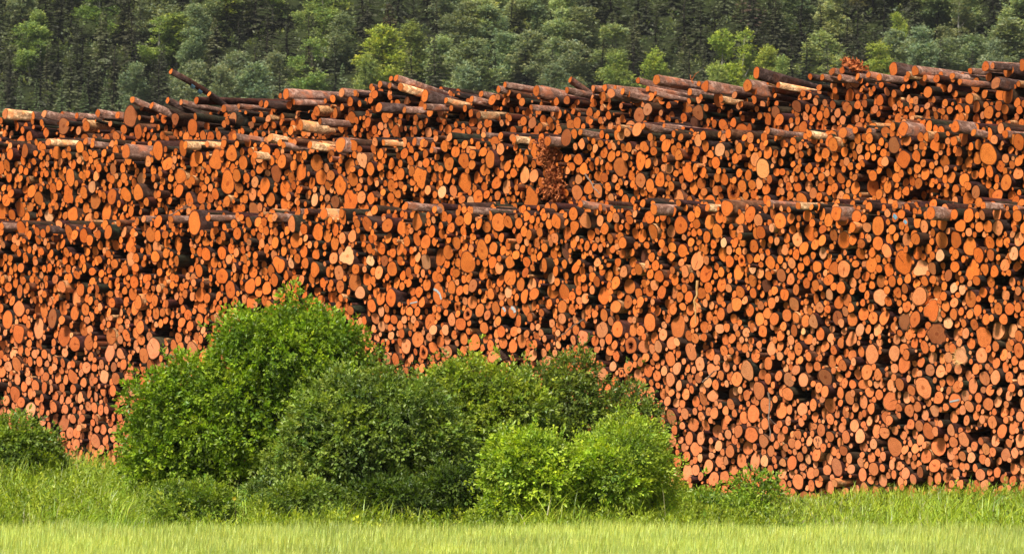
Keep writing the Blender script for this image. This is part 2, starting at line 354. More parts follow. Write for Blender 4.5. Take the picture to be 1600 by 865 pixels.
# generic log generator -------------------------------------------------------
def outline(S, code='', rnd=RS):
    th = np.linspace(0, 2 * np.pi, S, endpoint=False)
    r = np.ones(S)
    for k, a in ((2, .07), (3, .05), (4, .03), (5, .022)): r += a * rnd.normal() * np.cos(k * th + rnd.uniform(0, 6.28))
    if 't' in code:
        d = np.cos(th - np.pi / 2 - rnd.uniform(-.4, .4)); r += .32 * np.maximum(d, 0) ** 5
    if 'r' in code:
        r += rnd.normal(0, .07, S) + .1 * np.cos(3 * th + rnd.uniform(0, 6)); r = np.clip(r, .72, 1.25)
    r = r * (1 + .06 * np.sin(th) ** 2 - .055 * np.cos(th) ** 2)
    return th, r
def log_frame(d):
    d = unit(d); x = unit(np.cross(Z, d)) * -1; y = np.cross(x, d) * 1
    if y[2] < 0: y = -y
    return x, y, d
def build_log(P, d, r, length, code, tone, btone, parent, S=26):
    """bark tube with end ring, cut_end plate; everything in the parent's frame (parent stands at P)."""
    x, y, d = log_frame(d); th, rad = outline(S, code)
    ntilt = unit(-d + x * RS.normal(0, .09) + y * RS.normal(0, .09))
    ct, st = np.cos(th), np.sin(th)
    def ring(sc, t, wob=0):
        q = (ct * rad * sc * r)[:, None] * x + (st * rad * sc * r)[:, None] * y + t * d + wob
        if t < .05:   # shear ring into the plane of the saw cut
            h = q - t * d; off = -(h @ ntilt) / np.dot(d, ntilt); q = q + off[:, None] * d
        return q
    V = []; ts = np.linspace(0, length, 6); bend = RS.normal(0, .02) * x + RS.normal(0, .02) * y
    V.append(ring(.93, 0.004))
    for i, t in enumerate(ts):
        sc = 1 - .05 * t / max(length, .5) + (.02 * RS.normal() if i else 0)
        V.append(ring(sc, t if i else 0, bend * math.sin(math.pi * t / length) * 1.0))
    V = np.concatenate(V); n = len(ts) + 1
    i = np.arange(n * S).reshape(n, S); j = np.roll(i, -1, 1)
    f = np.stack([i[:-1], i[1:], j[1:], j[:-1]], -1).reshape(-1, 4)
    back = i[-1][None, :]
    tn = np.tile(np.append(np.array(btone), 1.0), (len(V), 1))
    bk = mesh_from('bark', V, [f, back], M_BARK, parent, tn, smooth=[True, False])
    seed = random.random()
    hole = .34 if 'h' in code else 0
    rim = ring(.935, 0.0) - d * .003
    mid = ring(.62, 0.0) - d * (.003 + .01 * r)
    ctr = ring(max(hole, .3), 0.0) - d * (.003 + .012 * r)
    tn1 = np.append(tone, seed)
    if hole:
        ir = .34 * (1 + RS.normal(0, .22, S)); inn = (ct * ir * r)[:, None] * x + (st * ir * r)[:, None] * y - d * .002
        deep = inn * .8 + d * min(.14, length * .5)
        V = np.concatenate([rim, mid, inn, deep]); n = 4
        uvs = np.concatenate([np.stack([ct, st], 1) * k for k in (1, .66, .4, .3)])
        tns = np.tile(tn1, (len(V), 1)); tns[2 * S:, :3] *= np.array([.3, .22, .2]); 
        i = np.arange(n * S).reshape(n, S); j = np.roll(i, -1, 1)
        f = np.stack([i[:-1], j[:-1], j[1:], i[1:]], -1).reshape(-1, 4)[:, ::-1]
        c = [f, i[-1][None, ::-1]]
    else:
        V = np.concatenate([rim, mid, ctr]); n = 3
        uvs = np.concatenate([np.stack([ct, st], 1) * k for k in (1, .66, .3)])
        tns = np.tile(tn1, (len(V), 1))
        i = np.arange(n * S).reshape(n, S); j = np.roll(i, -1, 1)
        f = np.stack([i[:-1], i[1:], j[1:], j[:-1]], -1).reshape(-1, 4)
        c = [f, i[-1][None, :]]
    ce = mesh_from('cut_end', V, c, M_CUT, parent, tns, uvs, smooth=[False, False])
    # marks
    def strip(name, pts, wd, mat):
        pts = np.array(pts); segs = []
        tp = np.gradient(pts, axis=0); nn = unit(np.stack([-tp[:, 1], tp[:, 0]], 1)) * wd
        q = np.concatenate([pts + nn, pts - nn]); W = (q[:, :1] * x + q[:, 1:] * y) * r
        h = -(W @ ntilt) / np.dot(d, ntilt); W = W + h[:, None] * d - d * (.018 * r + .008)
        m = len(pts); k = np.arange(m - 1); ff = np.stack([k, k + 1, m + k + 1, m + k], 1)
        return mesh_from(name, W, [ff], mat, parent)
    if 's' in code: strip('paint_stripe', [(-.75, .45), (-.2, .3), (.3, .0), (.62, -.5)] if r > .12 else [(-.8, -.2), (0, -.05), (.8, .1)], .11, M_GREY)
    if 'g' in code: strip('paint_patch', [(-.35, .65), (0, .62), (.45, .3), (.62, -.1)], .26, M_GREY)
    if 'u' in code: strip('paint_patch', [(-.45, .35), (0, .15), (.4, -.35)], .38, M_BLUE)
    if 'm' in code:
        for pts in ([(-.25, .62), (-.42, .45), (-.3, .3), (-.14, .45), (-.25, .62)], [(-.14, .45), (-.18, .15), (-.3, .08)],
                    [(.3, .62), (.12, .4), (.15, .18), (.32, .12), (.38, .28), (.2, .34)], [(.25, -.1), (-.05, -.12), (-.08, -.3), (.12, -.32), (.2, -.48), (-.05, -.6)]):
            strip('crayon_mark', pts, .035, M_INK)
    if 'x' in code:     # torn fibres fanning off the broken end: one jagged crown round the rim
        m = 60; aa = np.linspace(0, 2 * np.pi, m, endpoint=False); VV = []
        for a in aa: VV.append((math.cos(a) * x + math.sin(a) * y) * r * .8 - d * .012)
        for a in aa:
            k = 1.0 if .7 * math.pi < a < 1.5 * math.pi else .12
            rr_ = RS.uniform(.05, .6) * k; q = a + RS.normal(0, .12); VV.append((math.cos(q) * x + math.sin(q) * y) * r * (.95 + rr_) - d * r * RS.uniform(.1, .5))
        ii = np.arange(m); mesh_from('splintered_fringe', np.array(VV), [np.stack([ii, (ii + 1) % m, m + ii], 1)], M_PALE, parent)
    return bk, ce

# ------------------------------------------------------------------ crest and ledge logs lying with their bark in view
# x, y, half height, slope of the log on the picture, tier, extra setback, bark ('d' dark, 'n' plain, 'w' peeled pale), visible length px
CREST = [(267, 112, 5.5, .70, 2, -.3, 'd', 105), (207, 156, 6.5, .42, 2, -.1, 'n', 150), (262, 157, 6, .42, 2, 0, 'd', 110), (237, 165, 6.5, .4, 2, -.3, 'n', 120), (327, 147, 5.5, .75, 2, .2, 'd', 60),
 (283, 160, 5, .2, 2, .2, 'n', 90), (69, 178, 7, .22, 2, -.1, 'n', 150), (8, 178, 7.5, .1, 2, -.1, 'w', 120), (52, 181, 7, .1, 2, .1, 'd', 110), (97, 178, 4.5, .12, 2, .3, 'n', 100), (153, 177, 7, .1, 2, 0, 'n', 120),
 (184, 180, 6.5, .12, 2, .1, 'n', 120), (120, 181, 5.5, .1, 2, .2, 'n', 110), (447, 147, 8.5, .045, 2, -.2, 'n', 200), (438, 150, 5, .05, 2, .1, 'd', 120), (458, 159, 6, .0, 2, -.1, 'n', 160), (416, 163, 7, .05, 2, -.2, 'd', 150),
 (408, 162, 6.5, .05, 2, 0, 'd', 120), (350, 170, 7, .0, 2, .1, 'n', 120), (373, 166, 4.5, .05, 2, .1, 'n', 100), (534, 145, 7.5, .1, 2, -.1, 'n', 130), (555, 146, 6, .1, 2, .1, 'n', 120), (619, 122, 6.5, .27, 2, -.2, 'n', 260),
 (611, 123, 5, .3, 2, 0, 'd', 150), (594, 132, 7, .2, 2, -.1, 'd', 110), (580, 136, 6, .2, 2, .1, 'd', 80), (609, 134, 6, .1, 2, 0, 'n', 90), (626, 136, 7, .25, 2, -.2, 'w', 210), (636, 140, 5.5, .3, 2, .0, 'n', 170),
 (697, 157, 5.5, .2, 2, -.1, 'w', 140), (664, 150, 9.5, .22, 2, -.3, 'd', 130), (737, 155, 6, .22, 2, -.1, 'n', 150), (752, 147, 6, .15, 2, 0, 'n', 120), (789, 133, 6, .12, 2, 0, 'n', 130), (779, 140, 6.5, .1, 2, -.1, 'n', 110),
 (838, 142, 8.5, .2, 2, -.2, 'w', 180), (846, 138, 5, .15, 2, .1, 'n', 120), (886, 141, 6, .15, 2, 0, 'n', 150), (891, 125, 6, .68, 2, .3, 'w', 50), (927, 138, 6, .05, 2, 0, 'n', 100), (945, 137, 6.5, .06, 2, .1, 'n', 120), (961, 138, 5, .08, 2, 0, 'n', 190),
 (955, 146, 8, .15, 2, -.3, 'n', 140), (973, 143, 6, .1, 2, -.2, 'n', 200), (982, 147, 6.5, .17, 2, -.1, 'n', 260), (997, 126, 5.5, .2, 2, .1, 'n', 120), (1026, 125, 8, .14, 2, -.1, 'n', 240), (1012, 139, 5.5, .12, 2, 0, 'n', 180),
 (1024, 146, 4.5, .18, 2, -.3, 'w', 210), (1078, 144, 6.5, .1, 2, -.1, 'n', 130), (1102, 135, 9, .15, 2, -.2, 'n', 190), (1092, 131, 5, .1, 2, .2, 'n', 110), (1127, 155, 6, .1, 2, -.2, 'w', 120), (1182, 114, 8.5, .22, 2, -.3, 'd', 200),
 (1168, 134, 10, .12, 2, -.2, 'n', 160), (1178, 139, 9, .2, 2, -.1, 'w', 180), (1200, 128, 5, .13, 2, .1, 'w', 200), (1216, 133, 5.5, .14, 2, 0, 'w', 220), (1266, 120, 6, .1, 2, -.2, 'd', 120), (1300, 112, 7, .1, 2, 0, 'n', 110), (1316, 110, 7, .15, 2, 0, 'd', 130),
 (1285, 121, 5.5, .1, 2, -.1, 'n', 100), (1312, 121, 6, .1, 2, -.1, 'n', 120), (1357, 117, 6, .12, 2, 0, 'n', 130), (1374, 121, 6.5, .1, 2, -.2, 'n', 100), (1396, 108, 10, .13, 2, .3, 'd', 130), (1430, 111, 8, .08, 2, -.1, 'n', 170), (1419, 117, 6, .05, 2, 0, 'w', 120),
 (1470, 117, 6, .05, 2, .1, 'n', 170), (1488, 119, 6.5, .07, 2, -.1, 'n', 200), (1516, 111, 5.5, .02, 2, .2, 'w', 120), (1540, 104, 8, .05, 2, .1, 'n', 100), (1551, 103, 6, .05, 2, 0, 'd', 90), (1576, 110, 11, .04, 2, .4, 'd', 140), (1556, 130, 9, .1, 2, -.3, 'd', 140), (1500, 128, 6, .05, 2, -.4, 'w', 110),
 (1598, 102, 9, .05, 2, .4, 'd', 140), (1445, 122, 6, .06, 2, 0, 'n', 130), (1340, 120, 6, .1, 2, .1, 'n', 120),
 (470, 196, 8, .12, 2, -.7, 'w', 120), (500, 190, 6, .05, 2, -.6, 'n', 120), (592, 168, 8, .03, 2, -.6, 'd', 150), (632, 172, 6, .03, 2, -.5, 'n', 140), (664, 167, 6, .03, 2, -.5, 'w', 110), (748, 180, 6, .02, 2, -.4, 'w', 150), (830, 168, 5, .05, 2, -.5, 'w', 90),
 (520, 250, 5, .1, 1, -.3, 'n', 80),
 # middle ledge
 (70, 226, 8, .05, 1, -.25, 'w', 130), (130, 222, 8, .16, 1, -.2, 'n', 170), (150, 226, 8, .14, 1, -.1, 'n', 190), (192, 238, 13, .02, 1, -.3, 'n', 150), (285, 228, 9, .04, 1, -.2, 'w', 150), (320, 226, 7, .1, 1, -.1, 'w', 130), (372, 218, 8, .14, 1, -.1, 'n', 170),
 (425, 210, 9, .2, 1, -.2, 'w', 160), (445, 222, 8, .16, 1, -.3, 'n', 150), (483, 221, 8, .18, 1, -.3, 'w', 110), (400, 240, 8, .06, 1, -.3, 'w', 120), (529, 231, 13, .1, 1, -.35, 'n', 170), (594, 221, 7, .06, 1, -.2, 'w', 150), (648, 224, 8, .06, 1, -.2, 'n', 150),
 (676, 229, 7, .06, 1, -.1, 'n', 130), (700, 222, 8, .06, 1, -.2, 'w', 130), (752, 214, 7, .06, 1, -.1, 'n', 150), (800, 214, 8, .08, 1, -.2, 'w', 170), (858, 222, 10, .05, 1, -.3, 'w', 120), (912, 203, 7, .18, 1, -.2, 'n', 190), (1008, 194, 7, .16, 1, -.2, 'n', 210), (1037, 201, 5, .1, 1, -.1, 'w', 120),
 (1120, 204, 7, .1, 1, -.1, 'n', 150), (1205, 207, 7, .1, 1, -.2, 'n', 150), (1262, 209, 8, .12, 1, -.2, 'w', 150), (1318, 210, 11, .14, 1, -.25, 'n', 150), (1355, 204, 9, .13, 1, -.2, 'n', 150), (1416, 199, 13, .12, 1, -.3, 'n', 170), (1492, 200, 11, .1, 1, -.3, 'w', 170), (1525, 204, 8, .1, 1, -.2, 'n', 140), (1575, 212, 9, .05, 1, -.2, 'n', 130),
 # lower ledge
 (5, 352, 8, .02, 0, -.2, 'n', 160), (75, 352, 8, .02, 0, -.25, 'd', 180), (120, 355, 8, .03, 0, -.2, 'd', 170), (225, 346, 8, .05, 0, -.2, 'n', 170), (262, 338, 8, .04, 0, -.2, 'n', 170), (330, 342, 8, .03, 0, -.2, 'n', 150), (378, 338, 9, .03, 0, -.1, 'n', 150), (425, 340, 9, .06, 0, -.2, 'n', 170),
 (463, 334, 8, .05, 0, -.15, 'n', 180), (505, 338, 10, .04, 0, -.2, 'w', 130), (636, 324, 8, .06, 0, -.2, 'n', 170), (682, 330, 8, .05, 0, -.2, 'n', 150), (740, 326, 8, .06, 0, -.2, 'w', 130), (905, 320, 8, .14, 0, -.25, 'n', 200), (942, 326, 8, .08, 0, -.2, 'n', 150), (1027, 326, 10, .02, 0, -.3, 'n', 150), (1105, 325, 8, .05, 0, -.2, 'w', 140),
 (1205, 322, 8, .06, 0, -.2, 'n', 150), (1250, 322, 8, .04, 0, -.2, 'w', 140), (1309, 328, 13, .03, 0, -.3, 'n', 150), (1400, 322, 8, .02, 0, -.2, 'w', 150), (1456, 327, 12, .02, 0, -.3, 'n', 150), (1540, 318, 8, .06, 0, -.2, 'w', 140), (1588, 322, 8, .05, 0, -.2, 'n', 120)]
cands = []      # every log that may become an individual
used_c = []
for ci, (x, y, r, sl, k, ds, bk, vis) in enumerate(CREST):
    if bk == 'w' and ci % 5 in (0, 3): bk = 'n'
    if k == 2 and r < 7.5: r *= .86
    if k < 2:
        r *= .72 if r < 10 else .85; y += random.uniform(-5, 6); x += random.uniform(-6, 6); ds += random.uniform(-.1, .25)
    s = SET[k] + ds; u, v, D = to_face(x, y, s); rr = r * D / F
    th = math.atan(.71 * sl); d = A * math.cos(th) - Z * math.sin(th)
    cands.append(dict(px=x, py=y, rpx=r, u=u, v=v, r=rr, s=s, code='', tier=k, d=d, bk=bk, crest=True, vis=vis, score=r * r * 2.2 + min(vis, 120) * r * .8, len=2.2 if (sl > .5) else 4.2))
BT = {'d': (.06, .034, .028), 'n': (.21, .115, .085), 'w': (.50, .29, .15)}
# bush silhouette, to know which ends stay hidden
HID = [(190, 735), (215, 690), (240, 640), (285, 590), (330, 560), (345, 510), (385, 470), (430, 458), (520, 462), (560, 500), (590, 560), (620, 585), (700, 595), (780, 590), (840, 590), (885, 575), (930, 600), (990, 640), (1020, 690), (1045, 740), (1060, 790)]
def hidden(px, py):
    if px < 0 or px > 1600: return True
    if 190 < px < 1060 and py > np.interp(px, [h[0] for h in HID], [h[1] for h in HID]) + 8: return True
    if px < 95 and py > 668: return True
    return py > 775
for k in range(3):
    for p in packed[k][0]:
        if any(c['tier'] == k and math.hypot(c['px'] - p['px'], c['py'] - p['py']) < c['rpx'] * .8 for c in cands if c.get('crest')): continue
        p['d'] = A + RS.normal(0, .008, 3); p['len'] = 4.0; p['bk'] = None
        rp = p['r'] * F / 79; p['score'] = rp * rp * 2.2
        if hidden(p['px'], p['py']): p['score'] = -1
        if set(p['code']) & set('sgumh'): p['score'] += 500 if p['score'] > 0 else 0
        cands.append(p)
cands.sort(key=lambda c: -c['score'])
indiv = cands[:296]; rest = cands[296:]

# ------------------------------------------------------------------ the mass of smaller ends: one object
def mass():
    items = []
    for k in range(3):
        for (u, v, r) in packed[k][1]:
            s = SET[k] + random.gauss(0, .035)
            q = random.random()
            if q < .12: s += random.uniform(.06, .3)
            elif q < .14: s -= random.uniform(.04, .16)
            for (a, b, ra, rb, dep) in voids:
                if ((u - a) / ra) ** 2 + ((v - b) / rb) ** 2 < 1: s += dep * random.uniform(.6, 1)
            below = float(np.interp(u, *[top1, top2, top3][k])) - v; dv = np.zeros(3)
            lim = .42 if k == 2 else .16
            if below < lim:
                g = (1 - below / lim); s += random.uniform(0, 1.1 if k == 2 else .45) * g; dv = -Z * random.uniform(0, .16 if k == 2 else .06) * g + U * random.gauss(0, .05)
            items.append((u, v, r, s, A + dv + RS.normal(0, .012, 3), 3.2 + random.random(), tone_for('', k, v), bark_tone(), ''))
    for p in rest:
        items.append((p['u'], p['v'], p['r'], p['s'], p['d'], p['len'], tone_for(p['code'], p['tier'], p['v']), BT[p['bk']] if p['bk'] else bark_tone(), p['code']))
    # loose logs scattered just behind the crest so the skyline is thick
    for i in range(420):
        u = random.uniform(U0, U1); v = np.interp(u, top3[0], top3[1]) + random.uniform(-.2, .02); th = random.uniform(.02, .13)
        items.append((u, v, random.uniform(.035, .072), SET[2] + random.uniform(-.15, 2.0), A * math.cos(th) + U * random.gauss(0, .12) - Z * math.sin(th), 3.5, tone_for('', 2, 5), bark_tone(), ''))
    for k, T in ((1, top2), (0, top1)):
        for i in range(120):
            u = random.uniform(U0, U1); v = np.interp(u, T[0], T[1]) + random.uniform(-.06, .03); th = random.uniform(.0, .08)
            items.append((u, v, random.uniform(.045, .08), SET[k] + random.uniform(-.1, .5), A * math.cos(th) + U * random.gauss(0, .05) - Z * math.sin(th), 2.5, tone_for('', k, 5), bark_tone(), ''))
    S = 13; V = []; T = []; UV = []; nI = len(items)
    for (u, v, r, s, d, ln, tn, bt, code) in items:
        P = face_pt(u, v, s); x, y, d = log_frame(d); th, rad = outline(S, code)
        ct, st = np.cos(th) * rad * r, np.sin(th) * rad * r
        ring = ct[:, None] * x + st[:, None] * y
        nt_ = unit(-d + x * RS.normal(0, .1) + y * RS.normal(0, .1)); off = -(ring @ nt_) / np.dot(d, nt_)
        r0 = P + ring + off[:, None] * d; r1 = P + ring * .93 + d * ln; cap = P + ring * .915 + off[:, None] * d - d * .004
        V += [r0, r1, cap]; sd = random.random()
        T += [np.tile([*bt, 1], (2 * S, 1)), np.tile([*tn, sd], (S, 1))]
        UV += [np.zeros((2 * S, 2)), np.stack([np.cos(th), np.sin(th)], 1)]
    V = np.concatenate(V); T = np.concatenate(T); UV = np.concatenate(UV)
    base = (np.arange(nI) * 3 * S)[:, None]; i = np.arange(S)[None]; j = (i + 1) % S
    sides = np.stack([base + i, base + S + i, base + S + j, base + j], -1).reshape(-1, 4)
    caps = base + 2 * S + i; backs = base + S + i
    o = mesh_from('cut_logs', V, [sides, caps, backs], M_BARK, None, T, UV, smooth=[True, False, False])
    o.data.materials.append(M_CUT)
    mi = np.zeros(len(o.data.polygons), np.int32); mi[len(sides):len(sides) + len(caps)] = 1
    o.data.polygons.foreach_set('material_index', mi)
    tag(o, 'thousands of smaller orange log ends packed between the bigger ones, all over the pile', 'logs', None, 'stuff')
    return nI
nmass = mass()

# ------------------------------------------------------------------ the individual logs and their labels
ORD = ['leftmost', 'second from left', 'third from left', 'fourth from left', 'fifth from left', 'sixth from left', 'seventh from left', 'eighth from left', 'ninth from left', 'tenth from left', 'eleventh from left', 'twelfth from left']
COLS = [(0, 105, 'over the small separate bush'), (105, 230, 'between the small and tall bushes'), (230, 400, "over the tall bush's shoulder"), (400, 600, "over the tall bush's dome"), (600, 800, 'over the grey-green bush'),
        (800, 1020, 'over the airy open bush'), (1020, 1170, 'just past the bushes'), (1170, 1300, "around the slender stick's column"), (1300, 1400, 'beside the blue-painted ends'), (1400, 1500, "around the splintered end's column"), (1500, 1601, "at the pile's near end")]
def col_of(x):
    for a, b, t in COLS:
        if x < b: return t
    return COLS[-1][2]
def look_of(p):
    c = p['code']; r = p['rpx']
    size = 'huge' if r >= 16 else 'big' if r >= 12.5 else 'medium' if r >= 9 else 'small'
    tone = 'dark brown' if 'd' in c else 'brown' if 'b' in c else 'pale' if 'p' in c else 'pinkish' if 'k' in c else 'orange'
    ex = ''
    if 'h' in c: ex = ' hollow'
    elif 'r' in c: ex = ' ragged'
    elif 't' in c: ex = ' pear-shaped'
    if p.get('crest'):
        if p['bk'] == 'w': return f'{size} peeled pale-sided log'
        if p['bk'] == 'd': return f'{size} dark-barked log'
        return f'{size} brown-barked log'
    return f'{size} {tone}{ex} log end'
def row_of(p):
    if p['tier'] == 2: return 'on the crest' if p.get('crest') else 'top tier'
    if p['tier'] == 1: return 'on upper ledge' if p.get('crest') else ('upper middle tier' if p['py'] < 268 else 'lower middle tier')
    if p.get('crest'): return 'on lower ledge'
    return 'bottom tier high up' if p['py'] < 440 else 'bottom tier midway' if p['py'] < 590 else 'low in bottom tier'
SPECIAL = {(267, 112): 'long dark log jutting up steeply against the forest, blue marks on its bark', (891, 125): 'short pale log tipped up alone on the crest like a peg',
           (1278, 690): 'pale log end with two rows of dark crayon figures', (685, 459): 'huge orange log end crossed by a grey painted stripe', (1502, 555): 'pale splintered log end with torn fibres fanning out',
           (1544, 241): 'widest round orange log end of the middle tier, standing clear of darkness', (1412, 410): 'largest tall oval orange log end high in the bottom tier',
           (619, 122): 'long reddish log sloping down from the highest point of the middle crest mound', (327, 147): 'small dark log leaning beneath the jutting log',
           (1182, 114): 'thick dark log poking up and out of the crest before the birches', (585, 250): 'orange log end with a star-shaped dark hole in its heart',
           (647, 472): 'medium orange log end with a thin grey stripe, below the huge striped end', (887, 392): 'dark brown oval log end beside a pale one in bottom tier'}
groups = {}
for p in indiv:
    if (p['px'], p['py']) in SPECIAL: p['label'] = SPECIAL[(p['px'], p['py'])]; continue
    groups.setdefault((look_of(p), row_of(p), col_of(p['px'])), []).append(p)
for (lk, rw, cl), ps in groups.items():
    ps.sort(key=lambda q: q['px'])
    for i, p in enumerate(ps):
        if len(ps) == 1: p['label'] = f'{lk}, {rw}, {cl}'
        else: p['label'] = f'{lk}, {rw}, {cl}, {ORD[min(i, 11)]}'
for p in indiv:
    P = face_pt(p['u'], p['v'], p['s'])
    e = empty('log', P); tag(e, p['label'], 'log', 'cut logs stacked in the pile')
    bt = BT[p['bk']] if p['bk'] else bark_tone()
    if p.get('crest'):
        bt = tuple(np.array(bt) * random.uniform(.8, 1.25))
    big = (p['px'], p['py']) == (267, 112)
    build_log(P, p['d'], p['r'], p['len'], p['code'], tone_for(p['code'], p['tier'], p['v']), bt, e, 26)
    if big:      # two dabs of blue paint on the steep log's bark
        x, y, d = log_frame(p['d'])
        for t in (.50, .68):
            th = np.linspace(-.55, .75, 6); rr = p['r'] * 1.16
            side = unit(np.array([.2, -1, .1])); sd_ = unit(side - d * np.dot(side, d)); up = np.cross(d, sd_)
            a0 = np.array([rr * (math.cos(a) * sd_ + math.sin(a) * up) + d * (t - .04) for a in th]); a1 = np.array([rr * (math.cos(a) * sd_ + math.sin(a) * up) + d * (t + .05) for a in th])
            k = np.arange(5); mesh_from('paint_dab', np.concatenate([a0, a1]), [np.stack([k, k + 1, k + 7, k + 6], 1)], M_BLUE, e)

# ------------------------------------------------------------------ debris on the pile: shreds and sticks
def tube(pts, r0, r1, S=7):
    pts = np.array(pts, float); n = len(pts); tg = unit(np.gradient(pts, axis=0)); V = []
    for i in range(n):
        a = unit(np.cross(tg[i], [.31, .9, .2])); b = np.cross(tg[i], a); r = r0 + (r1 - r0) * i / (n - 1); th = np.linspace(0, 2 * np.pi, S, endpoint=False)
        V.append(pts[i] + r * (np.cos(th)[:, None] * a + np.sin(th)[:, None] * b))
    i = np.arange(n * S).reshape(n, S); j = np.roll(i, -1, 1)
    return np.concatenate(V), np.stack([i[:-1], j[:-1], j[1:], i[1:]], -1).reshape(-1, 4)
def tubes(name, lst, mat, parent=None):
    V = []; Fc = []; n = 0
    for pts, a, b in lst:
        v, f = tube(pts, a, b); V.append(v); Fc.append(f + n); n += len(v)
    return mesh_from(name, np.concatenate(V), [np.concatenate(Fc)], mat, parent, smooth=[True])
def stick(x0, y0, x1, y1, s, r, mat, label, name='stick'):
    a = face_pt(*to_face(x0, y0, s)[:2], s); b = face_pt(*to_face(x1, y1, s)[:2], s); pts = [a + (b - a) * t + RS.normal(0, .015, 3) * math.sin(t * 3.14) for t in np.linspace(0, 1, 7)]
    lst = [(pts, r, r * .5)]
    q = pts[3]; lst.append(([q, q + (b - a) * .18 + np.array([.05, -.02, .05]), q + (b - a) * .28 + np.array([.11, -.03, .07])], r * .5, r * .2))
    tag(tubes(name, lst, mat), label, 'stick')
stick(1200, 612, 1203, 686, -.3, .014, M_TWIG, 'slender upright grey-brown stick against the lower pile face')
stick(1090, 438, 1087, 505, -.3, .022, M_PALE, 'pale yellow splinter standing upright against the pile face', 'splinter')
stick(912, 498, 868, 530, -.3, .010, M_TWIG, 'thin reddish twig slanting over the face above the airy bush', 'twig')
stick(914, 272, 937, 303, .5, .016, M_TWIG, 'weathered grey stick wedged beside the reddish bark clump')
stick(1098, 597, 1116, 579, -.3, .014, M_TWIG, 'short pale stick leaning by a brown end just past the bushes')
stick(1083, 131, 1078, 117, 1.5, .012, M_RUST, 'tiny forked twig standing on the crest before the birches', 'twig')
stick(265, 336, 300, 322, .5, .010, M_TWIG, 'dark bent twig in the middle tier over the tall bush shoulder', 'twig')
def shreds(name, px, py, s, w_, h_, n, label, cat):
    V = []; Fc = []; blobs = [(RS.uniform(-.8, .8) * (.3 + .7 * abs(b_)), b_) for b_ in RS.uniform(-1, 1, 9)]
    u0, v0, D = to_face(px, py, s); m = 0
    for i in range(n):
        a = RS.normal(0, .22, 3) + np.array([*blobs[i % len(blobs)], 0])
        P = face_pt(u0 + a[0] * w_, v0 + a[1] * h_, s + a[2] * .3 - .05)
        L = random.uniform(.03, .11); dr = unit(RS.normal(0, 1, 3) + Z * .3) * L; sd_ = unit(np.cross(dr, RS.normal(0, 1, 3))) * random.uniform(.006, .018)
        k = unit(np.cross(dr, sd_)) * .02
        V += [P - sd_, P + sd_, P + dr * .5 + sd_ + k, P + dr * .5 - sd_ + k, P + dr + k * .3]
        Fc.append([m, m + 1, m + 2, m + 3]); m += 5
    V = np.array(V); Fq = np.array(Fc); Ft = np.stack([Fq[:, 3], Fq[:, 2], Fq[:, 2] + 2], 1)
    tag(mesh_from(name, V, [Fq, Ft], M_RUST), label, cat)
shreds('bark_clump', 868, 272, SET[1] - .05, .26, .40, 1300, 'loose reddish clump of bark shreds spilling down the middle tier', 'bark clump')
shreds('dead_branch_tuft', 1337, 103, SET[2] + .3, .17, .08, 420, 'rust-red tuft of dead twigs lying on the crest', 'dead branch')

# ------------------------------------------------------------------ foliage
def leaves(P, D, Nn, L, Wd, tone):
    """P base, D direction, Nn approx normal, L length, Wd half width -> V, F, tone: one folded leaf each"""
    D = unit(D); S = unit(np.cross(D, Nn)); K = np.cross(S, D)
    L = np.asarray(L)[:, None]; Wd = np.asarray(Wd)[:, None]
    a = P; b = P + D * L * .45 + S * Wd + K * Wd * .35; c = P + D * L - K * Wd * .3; d = P + D * L * .45 - S * Wd + K * Wd * .35
    V = np.stack([a, b, c, d], 1).reshape(-1, 3); n = len(P); f = np.arange(4 * n).reshape(n, 4)
    return V, f, np.repeat(tone, 4, 0)
def sprigs(P, O, nl, spread, leaf, width, base, rnd, var=.16):
    """P sprig feet, O outward directions; nl leaves on each."""
    n = len(P); O = unit(O)
    t = rnd.uniform(0, 1, (n, nl))
    side = rnd.normal(0, 1, (n, nl, 3)); side -= (side * O[:, None]).sum(-1, keepdims=True) * O[:, None]; side = unit(side)
    pos = P[:, None] + O[:, None] * (t * spread)[..., None] + side * (.12 * spread)
    d = unit(side * (1.0 - .5 * t)[..., None] + O[:, None] * (.35 + t)[..., None] + rnd.normal(0, .18, (n, nl, 3)))
    nn = unit(O[:, None] * .7 + np.array([0, 0, .7]) + rnd.normal(0, .45, (n, nl, 3)))
    l = leaf * rnd.uniform(.6, 1.25, (n, nl)); 
    sp = rnd.normal(1, var, (n, 1)) ; br = np.clip(sp * rnd.normal(1, .1, (n, nl)) * (.78 + .5 * t), .35, 1.9)  # highlights on the tips and darker sprig feet painted into leaf brightness
    hue = np.clip(rnd.normal(0, .12, (n, 1)) + .22 * (t - .5), -.3, .45)          # tips are yellower
    col = np.array(base)[None, None] * br[..., None] * np.stack([1 + hue * 1.0, 1 + hue * .35, 1 - hue * .5], -1)
    return leaves(pos.reshape(-1, 3), d.reshape(-1, 3), nn.reshape(-1, 3), l.reshape(-1), (l * width).reshape(-1), np.concatenate([col.reshape(-1, 3), np.ones((n * nl, 1))], 1))
